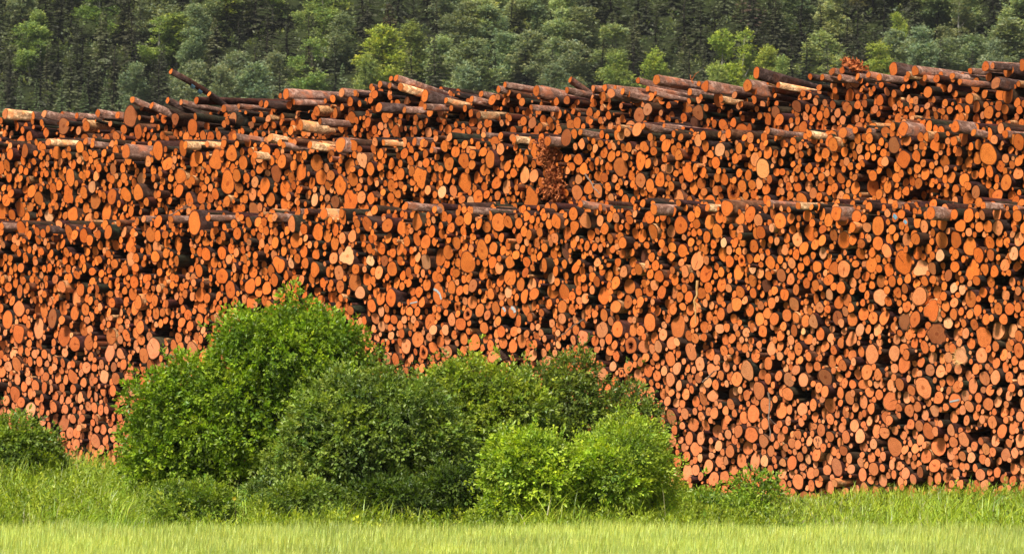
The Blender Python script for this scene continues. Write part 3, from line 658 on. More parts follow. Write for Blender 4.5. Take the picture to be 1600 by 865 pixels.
def lobed(lobes, n, rnd, inner=.35, gap=0.0, tuft=0):
    """points near the outer skin of a union of ellipsoids. lobes (k,6): centre, radii"""
    lobes = np.array(lobes, float); a = lobes[:, 3] * lobes[:, 5] ; pr = a / a.sum()
    k = rnd.choice(len(lobes), int(n * 2.2), p=pr); d = unit(rnd.normal(0, 1, (len(k), 3)))
    rad = np.where(rnd.uniform(size=len(k)) < inner, rnd.uniform(.35, .9, len(k)), rnd.uniform(.84, 1.07, len(k)))
    rad = rad * (1 + .07 * np.sin(d[:, 0] * 9 + k) * np.sin(d[:, 2] * 8 + 2 * k) + .05 * np.sin(d[:, 0] * 21 + d[:, 2] * 17 + k))
    P = lobes[k, :3] + d * lobes[k, 3:] * rad[:, None]
    ok = np.ones(len(P), bool)
    for i in range(len(lobes)):
        q = (P - lobes[i, :3]) / lobes[i, 3:]; ins = (q ** 2).sum(1) < .6
        ok &= ~(ins & (k != i) & (rnd.uniform(size=len(P)) < .85))
    if gap: 
        g = np.sin(P[:, 0] * 9 + 1.3) * np.sin(P[:, 2] * 10 + P[:, 1] * 3) + .4 * np.sin(P[:, 0] * 23 + P[:, 2] * 19)
        ok &= (g > -1 + gap * 1.6) | (rnd.uniform(size=len(P)) < .1)
    # gather the sprigs into tufts
    cidx = np.flatnonzero(ok); m = max(20, int(n / 9)); cen = P[rnd.choice(cidx, m)]; sel = ok.copy()
    if tuft > 0:
        dd = ((P[:, None] - cen[None]) ** 2).sum(-1); j = dd.argmin(1); dist = np.sqrt(dd[np.arange(len(P)), j])
        pull = (rnd.uniform(size=len(P)) < .8)[:, None]; P = np.where(pull, cen[j] + (P - cen[j]) * np.minimum(1, tuft / np.maximum(dist, 1e-6))[:, None] * .85, P)
    P = P[ok][:n]; O = unit(d[ok][:n] * (1 / lobes[k[ok][:n], 3:]) + np.array([0, 0, .25]) + rnd.normal(0, .25, (len(P), 3)))
    return P, O
def bush(name, label, D, lobes_px, n, base, leaf=.055, nl=9, width=.27, spread=.13, inner=.3, depth=.9, gap=0.0, group=None, seed=0, nstem=5, zmin=.1):
    rnd = np.random.RandomState(100 + seed); lb = []
    for (cx, cy, rx, ry) in lobes_px:
        dd = D + rnd.uniform(-.25, .25); P = at(cx, cy, dd); lb.append([P[0], P[1], P[2], rx * dd / F, min(rx, ry * 1.1) * dd / F * depth, ry * dd / F])
    lb = [[l[0], l[1], l[2], max(.10, l[3] - .11), max(.1, l[4] - .08), max(.09, l[5] - .09)] for l in lb]
    for l in (list(lb) if n > 1600 else []):
        for q in range(max(1, int(5 * l[3] * l[5] / .5))):
            d = unit(rnd.normal(0, 1, 3) * np.array([1.2, .5, 1]) + Z * .45); rr = rnd.uniform(.14, .30) * (.75 if gap else 1)
            lb.append([*(np.array(l[:3]) + d * np.array(l[3:]) * rnd.uniform(.85, 1.02)), rr, rr, rr * rnd.uniform(.7, 1.2)])
    sub = []
    for l in lb:
        m = int(34 * l[3] * l[5] / .35) if not gap else int(16 * l[3] * l[5] / .35)
        for q in range(max(5, m)):
            d = unit(rnd.normal(0, 1, 3) + np.array([0, -.35, .3])); rr = rnd.uniform(.11, .24) * (.8 if gap else 1)
            c = np.array(l[:3]) + d * np.array(l[3:]) * rnd.uniform(.8, 1.0 if rnd.uniform() < .8 else 1.05); sub.append([*c, rr, rr, rr * rnd.uniform(.6, 1.0)])
    core = [] if gap else [[*l[:3], *(np.array(l[3:]) * .8)] for l in lb]
    P1, O1 = lobed(sub, int(n * 1.25), rnd, .25, 0, 0)
    if core:
        P2, O2 = lobed(core, int(n * .6), rnd, .35, 0, 0); P = np.concatenate([P1, P2]); O = np.concatenate([O1, O2])
    else: P, O = P1, O1
    ok = P[:, 2] > zmin; P, O = P[ok], O[ok]
    sh = rnd.uniform(size=len(P)) < .08; P = P + O * (sh * rnd.uniform(.06, .2, len(P)))[:, None] + Z * (sh * rnd.uniform(0, .12, len(P)))[:, None]
    V, f, t = sprigs(P, O, nl, spread, leaf * 1.08, width, base, rnd, .22)
    tn_ = 1 + .22 * np.sin(V[:, 0] * 5.3 + seed) * np.sin(V[:, 2] * 6.1 + V[:, 1] * 3); t[:, 0] *= tn_; t[:, 1] *= tn_ ** .8  # shadows between leaf clumps painted as dark and bright waves
    root = np.array([np.mean([l[0] for l in lb]), D, 0.0]); e = empty(name, root); tag(e, label, 'bush', group)
    mesh_from('foliage', V - root, [f], M_LEAF, e, t)
    # stems rise from the foot and fork into the lobes
    for i in range(nstem):
        l = lb[i % len(lb)]; foot = np.array([l[0] * .6 + root[0] * .4 + rnd.normal(0, .08), D + rnd.normal(0, .1), 0]); tip = np.array(l[:3]) + rnd.normal(0, .25, 3) * np.array(l[3:])
        ln = np.linalg.norm(tip - foot); midp = (foot + tip) / 2 + rnd.normal(0, .06 * ln, 3); ts = np.linspace(0, 1, 8)[:, None]; pts = (1 - ts) ** 2 * foot + 2 * ts * (1 - ts) * midp + ts ** 2 * tip
        lst = [(pts - root, .028, .012)]
        for q in range(7):
            s0 = pts[2 + q % 6]; dirv = unit(rnd.normal(0, 1, 3) * np.array([1, .6, .5]) + Z * .7); ll = .55 * min(l[3], l[5]) * rnd.uniform(.7, 1.5); kink = rnd.normal(0, .05, 3)
            lst.append(([s0 - root, s0 + dirv * ll * .5 + kink - root, s0 + dirv * ll - root], .012, .004))
        tubes('stem', lst, M_STEM, e)
    return e
GB = 'bushes growing at the foot of the log pile'
bush('bush', 'tall vivid green bush with a rounded dome, highest of the bushes', 66.5, [(460, 592, 122, 98), (402, 556, 60, 58), (522, 556, 62, 60), (345, 662, 82, 74), (440, 690, 130, 110), (300, 690, 92, 100), (245, 735, 58, 70), (416, 536, 40, 30), (482, 528, 56, 30), (560, 590, 34, 46), (300, 610, 38, 34)],
     7200, (.22, .33, .022), .056, 10, .3, .13, .3, seed=1, group=GB, nstem=7)
bush('bush', 'broad dark grey-green bush with small matt leaves before the tall one', 64.4, [(560, 690, 118, 92), (500, 720, 78, 82), (620, 680, 92, 84), (545, 640, 50, 30), (660, 730, 84, 78), (450, 770, 58, 48), (590, 655, 42, 34), (515, 655, 42, 40)],
     5600, (.19, .27, .05), .052, 10, .3, .12, .3, seed=2, group=GB)
bush('bush', 'mid-green bush between the grey-green one and the airy one', 65.3, [(720, 660, 78, 70), (680, 640, 62, 48), (770, 670, 66, 76), (710, 720, 90, 66), (800, 640, 48, 44), (760, 620, 40, 28)],
     3900, (.25, .33, .04), .05, 9, .3, .12, .3, seed=3, group=GB)
bush('bush', 'airy open bush with dark twigs through which orange log ends show', 66.0, [(885, 625, 44, 48), (850, 650, 50, 50), (930, 660, 54, 46), (975, 670, 42, 42), (900, 690, 60, 46), (960, 640, 36, 28), (1005, 690, 22, 26), (830, 615, 30, 26), (888, 590, 20, 20)],
     2300, (.19, .25, .04), .046, 9, .3, .12, .45, gap=.32, seed=4, group=GB, nstem=9)
bush('bush', 'low bright yellow-green bush in front of the airy one', 62.4, [(845, 755, 88, 56), (800, 765, 54, 50), (890, 750, 62, 50), (845, 722, 46, 26), (930, 770, 40, 44)],
     3100, (.34, .46, .04), .046, 10, .3, .12, .25, seed=5, group=GB)
bush('bush', 'feathery light green bush at the end of the bush row', 62.8, [(980, 735, 58, 50), (1010, 750, 36, 46), (955, 710, 34, 32), (990, 700, 28, 22), (935, 760, 34, 50), (985, 775, 52, 38)],
     2300, (.37, .48, .05), .042, 10, .24, .15, .3, seed=6, group=GB)
bush('bush', 'small green bush standing apart before the far end of the pile', 66.4, [(22, 712, 50, 42), (60, 718, 34, 34), (-25, 715, 46, 46), (38, 698, 30, 26), (82, 738, 22, 22)],
     1500, (.19, .27, .04), .055, 9, .28, .12, .3, seed=7, group=GB)
bush('shrub', 'low dusty green shrub at the foot of the tall bush', 62.6, [(300, 785, 38, 26), (335, 792, 28, 22), (268, 790, 26, 22)], 600, (.20, .29, .035), .045, 9, .28, .12, .3, seed=8, nstem=3, group='low shrubs in the verge')
bush('shrub', 'low grey-green shrub in front of the broad grey-green bush', 62.0, [(475, 790, 36, 28), (440, 795, 26, 22)], 520, (.19, .27, .04), .042, 9, .28, .12, .3, seed=9, nstem=3, group='low shrubs in the verge')
bush('shrub', 'leafy sprout with one upright shoot past the end of the bush row', 65.0, [(1150, 800, 36, 18), (1190, 775, 11, 26), (1115, 796, 26, 18), (1095, 802, 40, 16)], 440, (.24, .35, .035), .052, 8, .26, .12, .3, seed=10, nstem=3, group='low shrubs in the verge')
bush('shrub', 'dark leafy shrub low between the grey-green and yellow-green bushes', 62.9, [(700, 780, 62, 36), (640, 790, 52, 30), (590, 795, 40, 26)], 1100, (.09, .145, .02), .05, 9, .28, .12, .3, seed=11, nstem=3, group='low shrubs in the verge')

# ------------------------------------------------------------------ grasses
def blades(P, H, lean, Wd, tone, rnd, seg=3):
    n = len(P); az = rnd.uniform(0, 2 * np.pi, n); dr = np.stack([np.cos(az), np.sin(az), np.zeros(n)], 1)
    dr += np.array(lean[1]) ; 
    side = unit(np.stack([-dr[:, 1], dr[:, 0], np.zeros(n)], 1) + rnd.normal(0, .3, (n, 3)) * np.array([1, 1, 0])) * np.asarray(Wd)[:, None]
    bend = rnd.uniform(*lean[0], n)[:, None] * H[:, None]; Vs = []
    for k in range(seg):
        t = k / seg; c = P + np.array([0, 0, 1]) * H[:, None] * (t * (1 - .22 * t * bend / H[:, None])) + dr * bend * t ** 2; ww = side * (1 - t * .55); Vs += [c - ww, c + ww]
    Vs.append(P + np.array([0, 0, 1]) * H[:, None] * (1 - .3 * bend / H[:, None]) + dr * bend)
    V = np.stack(Vs, 1); m = 2 * seg + 1; V = V.reshape(-1, 3); b = (np.arange(n) * m)[:, None]
    q = np.concatenate([b + np.array([2 * k, 2 * k + 1, 2 * k + 3, 2 * k + 2]) for k in range(seg - 1)]); t3 = b + np.array([2 * seg - 2, 2 * seg - 1, 2 * seg])
    return V, q, t3, np.repeat(tone, m, 0)
def patch_noise(x, y, f=1.0):
    return (np.sin(x * 1.7 * f + 1.1 * np.sin(y * 2.3 * f)) + np.sin(x * 3.9 * f + 2 + y * 1.3 * f) * .6 + np.sin(x * 9.1 * f + y * 5 * f) * .35) / 1.95
def tonearr(base, br, hue):
    c = np.array(base)[None] * br[:, None] * np.stack([1 + hue, 1 + hue * .3, 1 - hue * .5], 1); return np.concatenate([c, np.ones((len(c), 1))], 1)
rnd = np.random.RandomState(21)
# crop field: awned heads, tops at about half a metre
n = 170000
y = 44.5 + rnd.uniform(0, 1, n) * 9.9; x = rnd.uniform(-1, 1, n) * (y * .1 + 2.2) ; P = np.stack([x, y + .15 * np.sin(x * 1.1) + .2 * np.sin(x * 3.7) * np.sin(x * 9.1), np.full(n, .12)], 1)
H = (.40 + .035 * patch_noise(x, y, 1.2)) * rnd.uniform(.84, 1.1, n)
br = np.clip(rnd.normal(1, .2, n) + .12 * patch_noise(x * .6, y, .9), .5, 1.6); hue = rnd.normal(.0, .12, n)
V, q, t3, T = blades(P, H, ((.03, .30), (.4, 0, 0)), rnd.uniform(.004, .009, n), tonearr((.58, .66, .17), br, hue), rnd, 3)
tag(mesh_from('crop', V, [q, t3], M_GRASS, None, T), 'pale yellow-green cereal crop filling the near field', 'crop', None, 'stuff')
# verge grass
n = 120000
y = 55.0 + rnd.uniform(0, 1, n) ** 1.15 * 22; x = rnd.uniform(-1, 1, n) * (y * .1 + 1.8)
facey = L0[1] + (x - L0[0]) * (U[1] / U[0]) ; ok = y < facey + .1; x, y = x[ok], y[ok]; n = len(x)
pn = patch_noise(x, y, 1.0); px = x / y * F + 800
hh = np.interp(px, [-200, 60, 190, 330, 1040, 1120, 1200, 1260, 1330, 1480, 1800], [.78, .72, .6, .42, .40, .20, .13, .18, .36, .52, .62])
far = np.interp(y, [56, 60, 66, 76], [.5, .85, 1, .85])
front = (px > 200) & (px < 1050) & (y < 62.2); hh = np.where(front, .30 + .22 * np.maximum(0, patch_noise(x * 1.3, y)), hh)
cl = np.sin(x * 7.3 + 2 * np.sin(y * 3.1)) * np.sin(x * 13.7 + y * 4.3 + 1); hh = np.where((px > 1050) & (y > 62.5), hh * .62, hh)
cl = np.sin(x * 7.3 + 2 * np.sin(y * 3.1)) * np.sin(x * 13.7 + y * 4.3 + 1)
H = hh * far * (1 + .28 * pn + .22 * cl) * rnd.uniform(.35, 1.3, n) ** 1.1
br = np.clip(rnd.normal(1, .22, n) + .25 * patch_noise(x + 5, y, .8) + .38 * cl, .35, 1.7); hue = rnd.normal(0, .14, n) + .12 * pn  # hollows between tussocks darkened in colour to imitate shade
straw = rnd.uniform(size=n) < .06
T0 = tonearr((.31, .42, .04), br, hue); T0[straw, :3] = np.array([.42, .38, .2]) * rnd.uniform(.6, 1.1, (straw.sum(), 1))
V, q, t3, T = blades(np.stack([x, y, np.zeros(n)], 1), H, ((.15, 1.25), (.3, 0, 0)), rnd.uniform(.003, .009, n), T0, rnd, 4)
tag(mesh_from('verge_grass', V, [q, t3], M_GRASS, None, T), 'tall wild grass with arching blades between the crop and the pile', 'grass', None, 'stuff')
# broad-leaved weeds in the verge
n = 7500
y = rnd.uniform(56.2, 70, n); x = rnd.uniform(-1, 1, n) * (y * .1 + 1.5); facey = L0[1] + (x - L0[0]) * (U[1] / U[0]); px = x / y * F + 800
m = (patch_noise(x + 3, y + 7, .9) > -.1) & (y < facey - .3) & ((px < 420) | (px > 1060) | (y < 61)) & ((px < 1180) | (rnd.uniform(size=n) < .35)); x, y, px = x[m], y[m], px[m]; n = len(x)
top = np.interp(px, [0, 190, 330, 1060, 1250, 1700], [.62, .58, .28, .25, .16, .36]) * rnd.uniform(.35, 1.08, n)
V, f, T = sprigs(np.stack([x, y, top], 1), np.stack([rnd.normal(0, .4, n), rnd.normal(-.2, .3, n), np.ones(n)], 1), 16, .17, .05, .2, (.26, .34, .03), rnd, .24)
tag(mesh_from('weeds', V, [f], M_LEAF, None, T), 'bright leafy weeds mixed into the verge grass', 'weeds', None, 'stuff')
# small yellow flowers by the tall bush
e = empty('flower', at(366, 778, 61.5) * np.array([1, 1, 0])); tag(e, 'single small yellow flower in the weeds before the tall bush', 'flower')
P0 = at(366, 778, 61.5); rt = np.array(e.location)
tubes('stem', [([rt * 0, (P0 - rt) * .5 + np.array([.02, 0, 0]), P0 - rt], .005, .003)], M_STEM, e)
th = np.linspace(0, 2 * np.pi, 12, endpoint=False); rnd2 = np.random.RandomState(4)
V, f, T = leaves(np.tile(P0 - rt, (12, 1)), np.stack([np.cos(th), np.full(12, -.5), np.sin(th)], 1), np.tile([0, -1., .1], (12, 1)), np.full(12, .03), np.full(12, .008), np.tile([.6, .5, .02, 1], (12, 1)))
mesh_from('petals', V, [f], M_LEAF, e, T)

# ------------------------------------------------------------------ the forest on the hillside
def proto_conifer(rnd, h=10.0, R=1.5, sparse=1.0):
    Pb = []; Db = []; L = []; W_ = []; T = []
    z = .25
    while z < h - .15:
        fr = (z - .6) / (h - .6); br = R * (1 - fr) ** 1.0 * rnd.uniform(.85, 1.12) + .05; nb = 9 if fr < .7 else 6
        for b in range(nb):
            az = rnd.uniform(0, 6.28); d = np.array([math.cos(az), math.sin(az), -.32 + .75 * fr]); bl = br * rnd.uniform(.65, 1.15)
            m = max(3, int(bl * 13 * sparse)); t = np.sort(rnd.uniform(.12, 1, m)); sag = -.34 * bl * t ** 1.5
            c = np.array([0, 0, z]) + d * bl * t[:, None] + np.stack([0 * t, 0 * t, sag], 1) + rnd.normal(0, .035, (m, 3))
            sdv = np.cross(d, Z); sg = np.where(rnd.uniform(size=m) < .5, 1, -1)[:, None]
            for rep in range(2):
                dd = unit(d * .9 + sdv * sg * rnd.uniform(.2, .9, (m, 1)) + np.array([0, 0, -.2]) + rnd.normal(0, .15, (m, 3))); sg = -sg
                Pb.append(c); Db.append(dd); L.append(rnd.uniform(.16, .34, m) * (1 - .35 * fr)); T.append(np.tile([1, 1, 1.], (m, 1)) * rnd.normal(1, .22, (m, 1)) * (.5 + .75 * t[:, None]))
        z += rnd.uniform(.36, .52) * (1.2 - .65 * fr)
    P = np.concatenate(Pb); D = np.concatenate(Db); L = np.concatenate(L); T = np.clip(np.concatenate(T), .3, 1.8)
    top = np.array([[0, 0, h - .35]] * 8); P = np.concatenate([P, top + rnd.uniform(0, .3, (8, 1)) * Z]); D = np.concatenate([D, unit(rnd.normal(0, .25, (8, 3)) + Z)]); L = np.concatenate([L, np.full(8, .25)]); T = np.concatenate([T, np.full((8, 3), 1.2)])
    return leaves(P, D, unit(P * np.array([1, 1, 0])) * .9 + Z * .75 + rnd.normal(0, .35, (len(P), 3)), L, L * .26, np.concatenate([T, np.ones((len(T), 1))], 1))
def proto_leafy(rnd, h=10.0, R=1.7, n=1300, shape='round'):
    lb = []; k = {'round': 30, 'narrow': 18, 'airy': 20}[shape]
    for i in range(k):
        fr = rnd.uniform(.12 if shape == 'round' else .2, .95); wd = (math.sin(math.pi * min(1, fr * .9 + .02) ** .75) ** .8) * R * (1.0 if shape != 'narrow' else .6)
        az = rnd.uniform(0, 6.28); o = rnd.uniform(.15, .8) * wd; s = rnd.uniform(.2, .36) * R * (.75 if shape == 'airy' else 1) * (1.15 - .5 * fr)
        lb.append([math.cos(az) * o, math.sin(az) * o, h * fr, s, s, s * rnd.uniform(1.1, 2.3)])
    lb.append([0, 0, h * .93, R * .22, R * .22, h * .07])
    P, O = lobed(lb, int(n * 1.15), rnd, .5, .2 if shape == 'airy' else 0, 0)
    P = P + rnd.normal(0, .10, P.shape) * np.array([1, 1, 1.6]); V, f, t = sprigs(P, O + Z * .5, 7, .36, .17, .3, (1, 1, 1), rnd, .22)
    return (V, f, t), lb
def trunk_mesh(name, h, r, lb, mat, rnd):
    z = np.linspace(-.3, h * .97, 9); wob = np.cumsum(rnd.normal(0, .05, (9, 2)), 0); pts = np.concatenate([wob, z[:, None]], 1); pts[0, :2] = 0
    lst = [(pts, r, r * .18)]
    for l in (lb or [])[:9]:
        z0 = max(.8, l[2] - 1.2); i = np.interp(z0, z, np.arange(9)); p0 = pts[int(i)]
        lst.append(([p0, (p0 + np.array(l[:3])) / 2 + np.array([0, 0, -.15]), np.array(l[:3])], r * .4, r * .12))
    v = []; fc = []; n = 0
    for p, a, b in lst:
        vv_, ff = tube(p, a, b, 6); v.append(vv_); fc.append(ff + n); n += len(vv_)
    return np.concatenate(v), np.concatenate(fc)
PROTO = {}
def make_proto(key, fol, trunk, tm):
    V, f, t = fol; o = mesh_from('crown', V, [f], M_TREE, None, t); me_c = o.data; bpy.data.objects.remove(o)
    o = mesh_from('trunk', trunk[0], [trunk[1]], tm, None, smooth=[True]); me_t = o.data; bpy.data.objects.remove(o)
    PROTO.setdefault(key, []).append((me_c, me_t))
for i in range(5):
    r_ = np.random.RandomState(300 + i); make_proto('spruce', proto_conifer(r_, 10, [1.35, 1.6, 1.2, 1.5, 1.75][i]), trunk_mesh('t', 10, .13, None, M_TRUNK, r_), M_TRUNK)
for i in range(2):
    r_ = np.random.RandomState(340 + i); make_proto('dead', proto_conifer(r_, 10, 1.3, .55), trunk_mesh('t', 10, .13, None, M_TRUNK, r_), M_TRUNK)
for i in range(4):
    r_ = np.random.RandomState(360 + i); fo, lb = proto_leafy(r_, 10, 1.8, 2000); make_proto('round', fo, trunk_mesh('t', 10, .12, lb, M_TRUNK, r_), M_TRUNK)
for i in range(3):
    r_ = np.random.RandomState(380 + i); fo, lb = proto_leafy(r_, 10, 1.9, 1250, 'airy'); make_proto('airy', fo, trunk_mesh('t', 10, .11, lb, M_WHITE, r_), M_WHITE)
for i in range(2):
    r_ = np.random.RandomState(390 + i); fo, lb = proto_leafy(r_, 10, 1.5, 1300, 'narrow'); make_proto('narrow', fo, trunk_mesh('t', 10, .1, lb, M_WHITE, r_), M_WHITE)
TCOL = {'dark': (.075, .08, .05), 'mid': (.15, .165, .09), 'young': (.22, .29, .14), 'brown': (.16, .11, .085), 'bright': (.36, .44, .08), 'fresh': (.28, .36, .11), 'grey': (.27, .33, .19), 'pale': (.36, .42, .21), 'olive': (.26, .27, .13)}
TREES = [(150, 95, 46, 'spruce', 'mid', 252), (210, 60, 44, 'spruce', 'dark', 256), (75, 92, 40, 'spruce', 'mid', 254), (255, 70, 42, 'spruce', 'mid', 254), (15, 90, 44, 'spruce', 'mid', 253), (118, 70, 44, 'spruce', 'dark', 256), (285, 20, 46, 'spruce', 'dark', 262), (535, 100, 40, 'spruce', 'young', 249), (1340, 60, 50, 'spruce', 'dark', 250), (1305, 10, 46, 'spruce', 'mid', 259), (1420, 20, 40, 'spruce', 'dark', 259), (1100, 70, 40, 'spruce', 'mid', 252), (1175, 10, 50, 'spruce', 'dark', 259),  # x, top y, width px, kind, colour, distance
 (22, 30, 62, 'spruce', 'mid', 258), (45, 5, 60, 'spruce', 'brown', 270), (60, 58, 30, 'narrow', 'fresh', 258), (38, 72, 30, 'dead', 'brown', 257), (92, 50, 60, 'spruce', 'dark', 262), (128, 8, 70, 'airy', 'fresh', 266), (160, 50, 52, 'spruce', 'mid', 258),
 (32, 118, 34, 'spruce', 'young', 250), (57, 126, 34, 'spruce', 'young', 249), (96, 128, 40, 'spruce', 'young', 250), (132, 130, 42, 'spruce', 'young', 249), (182, 88, 40, 'spruce', 'mid', 253), (3, 128, 30, 'spruce', 'young', 250), (165, 128, 36, 'spruce', 'young', 250), (215, 140, 36, 'spruce', 'young', 249),
 (195, 28, 40, 'spruce', 'dark', 262), (220, 36, 44, 'spruce', 'mid', 260), (240, 110, 50, 'spruce', 'dark', 252), (275, 56, 40, 'narrow', 'fresh', 258), (305, 45, 56, 'round', 'grey', 259), (345, 34, 36, 'narrow', 'bright', 261), (378, 32, 46, 'narrow', 'pale', 262), (300, 100, 60, 'round', 'grey', 251),
 (345, 105, 56, 'round', 'grey', 250), (398, 100, 70, 'round', 'grey', 250), (425, 8, 44, 'airy', 'fresh', 262), (430, 85, 62, 'round', 'grey', 253), (456, 2, 44, 'dead', 'brown', 266), (482, 68, 54, 'spruce', 'brown', 253), (505, -8, 66, 'airy', 'fresh', 258), (530, 6, 56, 'airy', 'fresh', 260), (570, -12, 50, 'spruce', 'dark', 266),
 (600, 42, 84, 'round', 'bright', 252), (574, 90, 56, 'round', 'fresh', 250), (655, -4, 36, 'dead', 'brown', 266), (672, 6, 36, 'dead', 'brown', 264), (690, 58, 60, 'round', 'pale', 252), (645, 55, 56, 'round', 'fresh', 255), (698, 20, 50, 'round', 'grey', 260), (738, 62, 80, 'round', 'grey', 251), (758, 8, 90, 'round', 'pale', 257),
 (725, 100, 64, 'round', 'grey', 248), (795, 55, 60, 'round', 'grey', 253), (818, 4, 70, 'round', 'pale', 258), (830, 50, 72, 'round', 'grey', 252), (862, 100, 60, 'round', 'grey', 249), (900, 18, 84, 'round', 'grey', 256), (895, 66, 70, 'round', 'grey', 251), (926, -5, 50, 'airy', 'grey', 262), (958, 46, 44, 'narrow', 'pale', 254),
 (962, 84, 58, 'round', 'fresh', 249), (986, 32, 44, 'spruce', 'mid', 255), (1010, 20, 50, 'spruce', 'dark', 260), (1026, 80, 52, 'round', 'bright', 249), (1055, -10, 70, 'round', 'fresh', 264), (1070, 55, 56, 'spruce', 'mid', 253), (1092, 38, 52, 'spruce', 'mid', 257), (1075, 92, 44, 'spruce', 'dark', 249), (1130, 50, 60, 'airy', 'bright', 250),
 (1163, 50, 64, 'airy', 'bright', 250), (1200, 74, 50, 'round', 'bright', 249), (1120, 100, 44, 'round', 'fresh', 248), (1215, 20, 60, 'spruce', 'mid', 257), (1245, 0, 66, 'round', 'grey', 258), (1282, 2, 66, 'spruce', 'mid', 256), (1262, 50, 60, 'spruce', 'dark', 252), (1292, 68, 44, 'spruce', 'mid', 250), (1222, 90, 44, 'round', 'fresh', 248),
 (1340, -15, 50, 'spruce', 'dark', 260), (1325, 30, 60, 'spruce', 'dark', 254), (1375, 70, 66, 'round', 'bright', 249), (1402, 38, 30, 'round', 'bright', 254), (1362, 0, 56, 'round', 'olive', 260), (1400, -12, 72, 'round', 'grey', 262), (1442, 44, 60, 'round', 'grey', 250), (1475, -14, 84, 'round', 'pale', 258), (1470, 60, 60, 'spruce', 'mid', 250),
 (1500, 20, 54, 'airy', 'olive', 255), (1524, 45, 50, 'spruce', 'mid', 251), (1535, -8, 50, 'round', 'pale', 262), (1575, 32, 50, 'narrow', 'grey', 251), (1600, -6, 60, 'round', 'pale', 256), (1554, 64, 50, 'round', 'grey', 249), (1520, 75, 40, 'spruce', 'dark', 248)]
allT = [dict(px=a, top=b, w=c, k=k, c=cc, D=424 + (D - 248) * 2.2, hand=True) for a, b, c, k, cc, D in TREES]
rt_ = random.Random(9)
# a second and third rank behind, mostly dark spruce
for row, (D, t0) in enumerate([(433, 88), (443, 46), (453, 6), (463, -34), (474, -80)]):
    x = -60 + row * 11
    while x < 1670:
        q = rt_.random(); ri = x > 1240 or 640 < x < 900
        kind, cc = ('spruce', 'dark') if q < .58 else ('spruce', 'mid') if q < .80 else ('dead', 'brown') if q < .86 else ('round', 'grey') if q < .94 else ('airy', 'fresh')
        if ri and q > .55: kind, cc = ('round', 'grey' if q < .75 else 'pale')
        allT.append(dict(px=x, top=t0 + rt_.uniform(-34, 34), w=rt_.uniform(50, 78), k=kind, c=cc, D=D + rt_.uniform(-2.5, 2.5), hand=False)); x += rt_.uniform(32, 50)
PW = {'spruce': 2.7, 'dead': 2.4, 'round': 3.1, 'airy': 3.0, 'narrow': 1.7}
LOOK = {('spruce', 'dark'): 'dark spruce', ('spruce', 'mid'): 'dull green spruce', ('spruce', 'young'): 'young blue-green spruce', ('spruce', 'brown'): 'brownish spruce', ('dead', 'brown'): 'thin browned spruce'}
CW = {'bright': 'bright green', 'fresh': 'fresh green', 'grey': 'grey-green', 'pale': 'pale green', 'olive': 'olive'}
KW = {'round': 'broadleaf tree', 'airy': 'pale-trunked birch', 'narrow': 'narrow aspen'}
TCOLS = [(200, 'behind the low end of the crest'), (350, 'behind the steeply jutting log'), (520, 'behind the flat crest before the mound'), (700, 'behind the middle crest mound'), (880, 'behind the dip past the mound'), (1060, 'past the upright peg log'), (1240, 'behind the thick dark poking log'), (1390, 'behind the rust-red twig tuft'), (1700, 'behind the high end of the crest')]
gr = {}
for t in allT:
    zt = float(hill_z((t['px'] - 800) / F * t['D'], t['D'])); topz = CZ + (HOR - t['top']) / F * t['D']; t['z'] = zt; t['h'] = max(5.0, topz - zt)
    lk = LOOK.get((t['k'], t['c'])) or f"{CW[t['c']]} {KW[t['k']]}"
    lvl = 'front rank' if t['D'] < 436 else 'middle rank' if t['D'] < 453 else 'rear rank' if t['D'] < 471 else 'highest rank'
    cl = [b for a, b in TCOLS if t['px'] < a][0]; t['lk'] = lk; gr.setdefault((lk, lvl, cl), []).append(t)
for (lk, lvl, cl), ts in gr.items():
    ts.sort(key=lambda q: q['px'])
    for i, t in enumerate(ts): t['label'] = f'{lk}, {lvl}, {cl}' if len(ts) == 1 else f'{lk}, {lvl}, {cl}, {ORD[min(i, 11)]}'
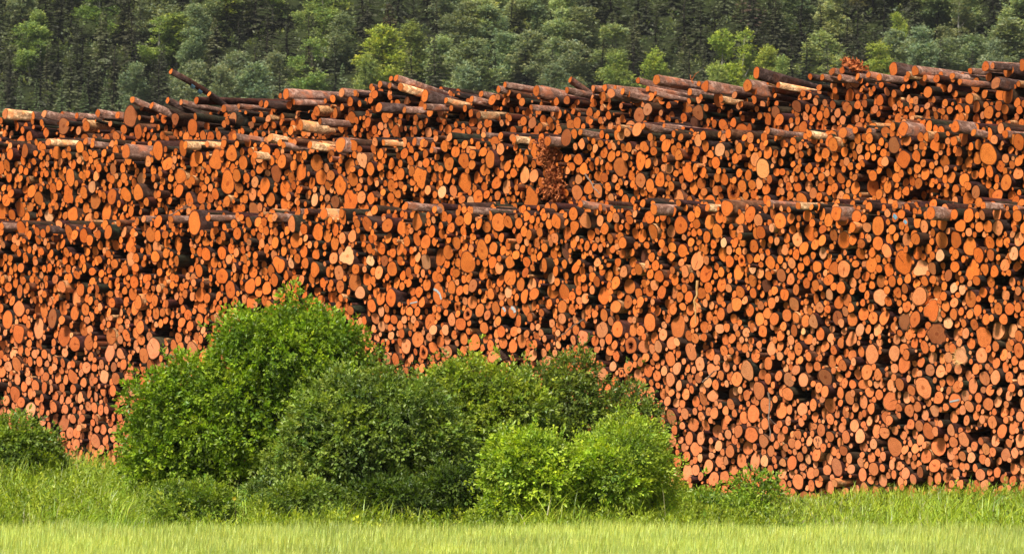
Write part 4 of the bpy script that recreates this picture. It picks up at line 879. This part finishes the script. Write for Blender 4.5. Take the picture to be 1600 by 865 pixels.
for i, t in enumerate(allT):
    me_c, me_t = PROTO[t['k']][i % len(PROTO[t['k']])]
    X = (t['px'] - 800) / F * t['D']; sz = t['h'] / 10; sw = t['w'] * t['D'] / F / PW[t['k']] * (.85 if t['k'] == 'spruce' else 1)
    nm = 'spruce_tree' if t['k'] in ('spruce', 'dead') else 'birch_tree' if t['k'] in ('airy', 'narrow') else 'broadleaf_tree'
    e = empty(nm, (X, t['D'], t['z'])); e.rotation_euler = (0, 0, rt_.uniform(0, 6.28)); e.scale = (sw, sw, sz)
    tag(e, t['label'], 'tree', 'trees of the hillside forest')
    for nme, me in (('crown', me_c), ('trunk', me_t)):
        o = bpy.data.objects.new(nme, me); C.objects.link(o); o.parent = e
        c = np.array(TCOL[t['c']]) * (rt_.uniform(.7, 1.45) if t['k'] == 'spruce' else rt_.uniform(.85, 1.15)); o.color = (c[0] * rt_.uniform(.93, 1.07), c[1], c[2] * rt_.uniform(.9, 1.1), 1)
# undergrowth between the trunks
rnd = np.random.RandomState(77); n = 16000
y = rnd.uniform(405, 500, n); x = rnd.uniform(-1, 1, n) * (y * .1 + 6); z = hill_z(x, y) + rnd.uniform(.1, 1.1, n) * (.6 + .6 * np.sin(x * .9 + y * .7) ** 2)
V, f, T = sprigs(np.stack([x, y, z], 1), np.stack([rnd.normal(0, .4, n), rnd.normal(-.3, .3, n), np.ones(n)], 1), 8, .5, .26, .32, (.13, .165, .06), rnd, .3)
tag(mesh_from('undergrowth', V, [f], M_LEAF, None, T), 'low green undergrowth covering the forest slope between the trees', 'undergrowth', None, 'stuff')
# thin summer haze in the air between the field and the hill
hz, nt = new_mat('haze_air'); vo = nt.nodes.new('ShaderNodeVolumePrincipled'); vo.inputs['Density'].default_value = .00007; vo.inputs['Color'].default_value = (.85, .9, .95, 1)
ou = nt.nodes.new('ShaderNodeOutputMaterial'); nt.links.new(vo.outputs[0], ou.inputs['Volume'])
q8 = np.array([[x, y, z] for z in (-2, 560) for y in (-310, 1410) for x in (-910, 910)], float)
hb = mesh_from('haze', q8, [np.array([[0, 2, 3, 1], [4, 5, 7, 6], [0, 1, 5, 4], [2, 6, 7, 3], [0, 4, 6, 2], [1, 3, 7, 5]])], hz); tag(hb, 'thin pale haze softening the distant forest', 'haze', None, 'stuff')
print([o['label'] for o in bpy.data.objects if 'label' in o and len(o['label'].replace('-',' ').split())>16])
print('mass logs', nmass, 'individual', len(indiv), 'trees', len(allT), [len(p[1]) for p in packed])
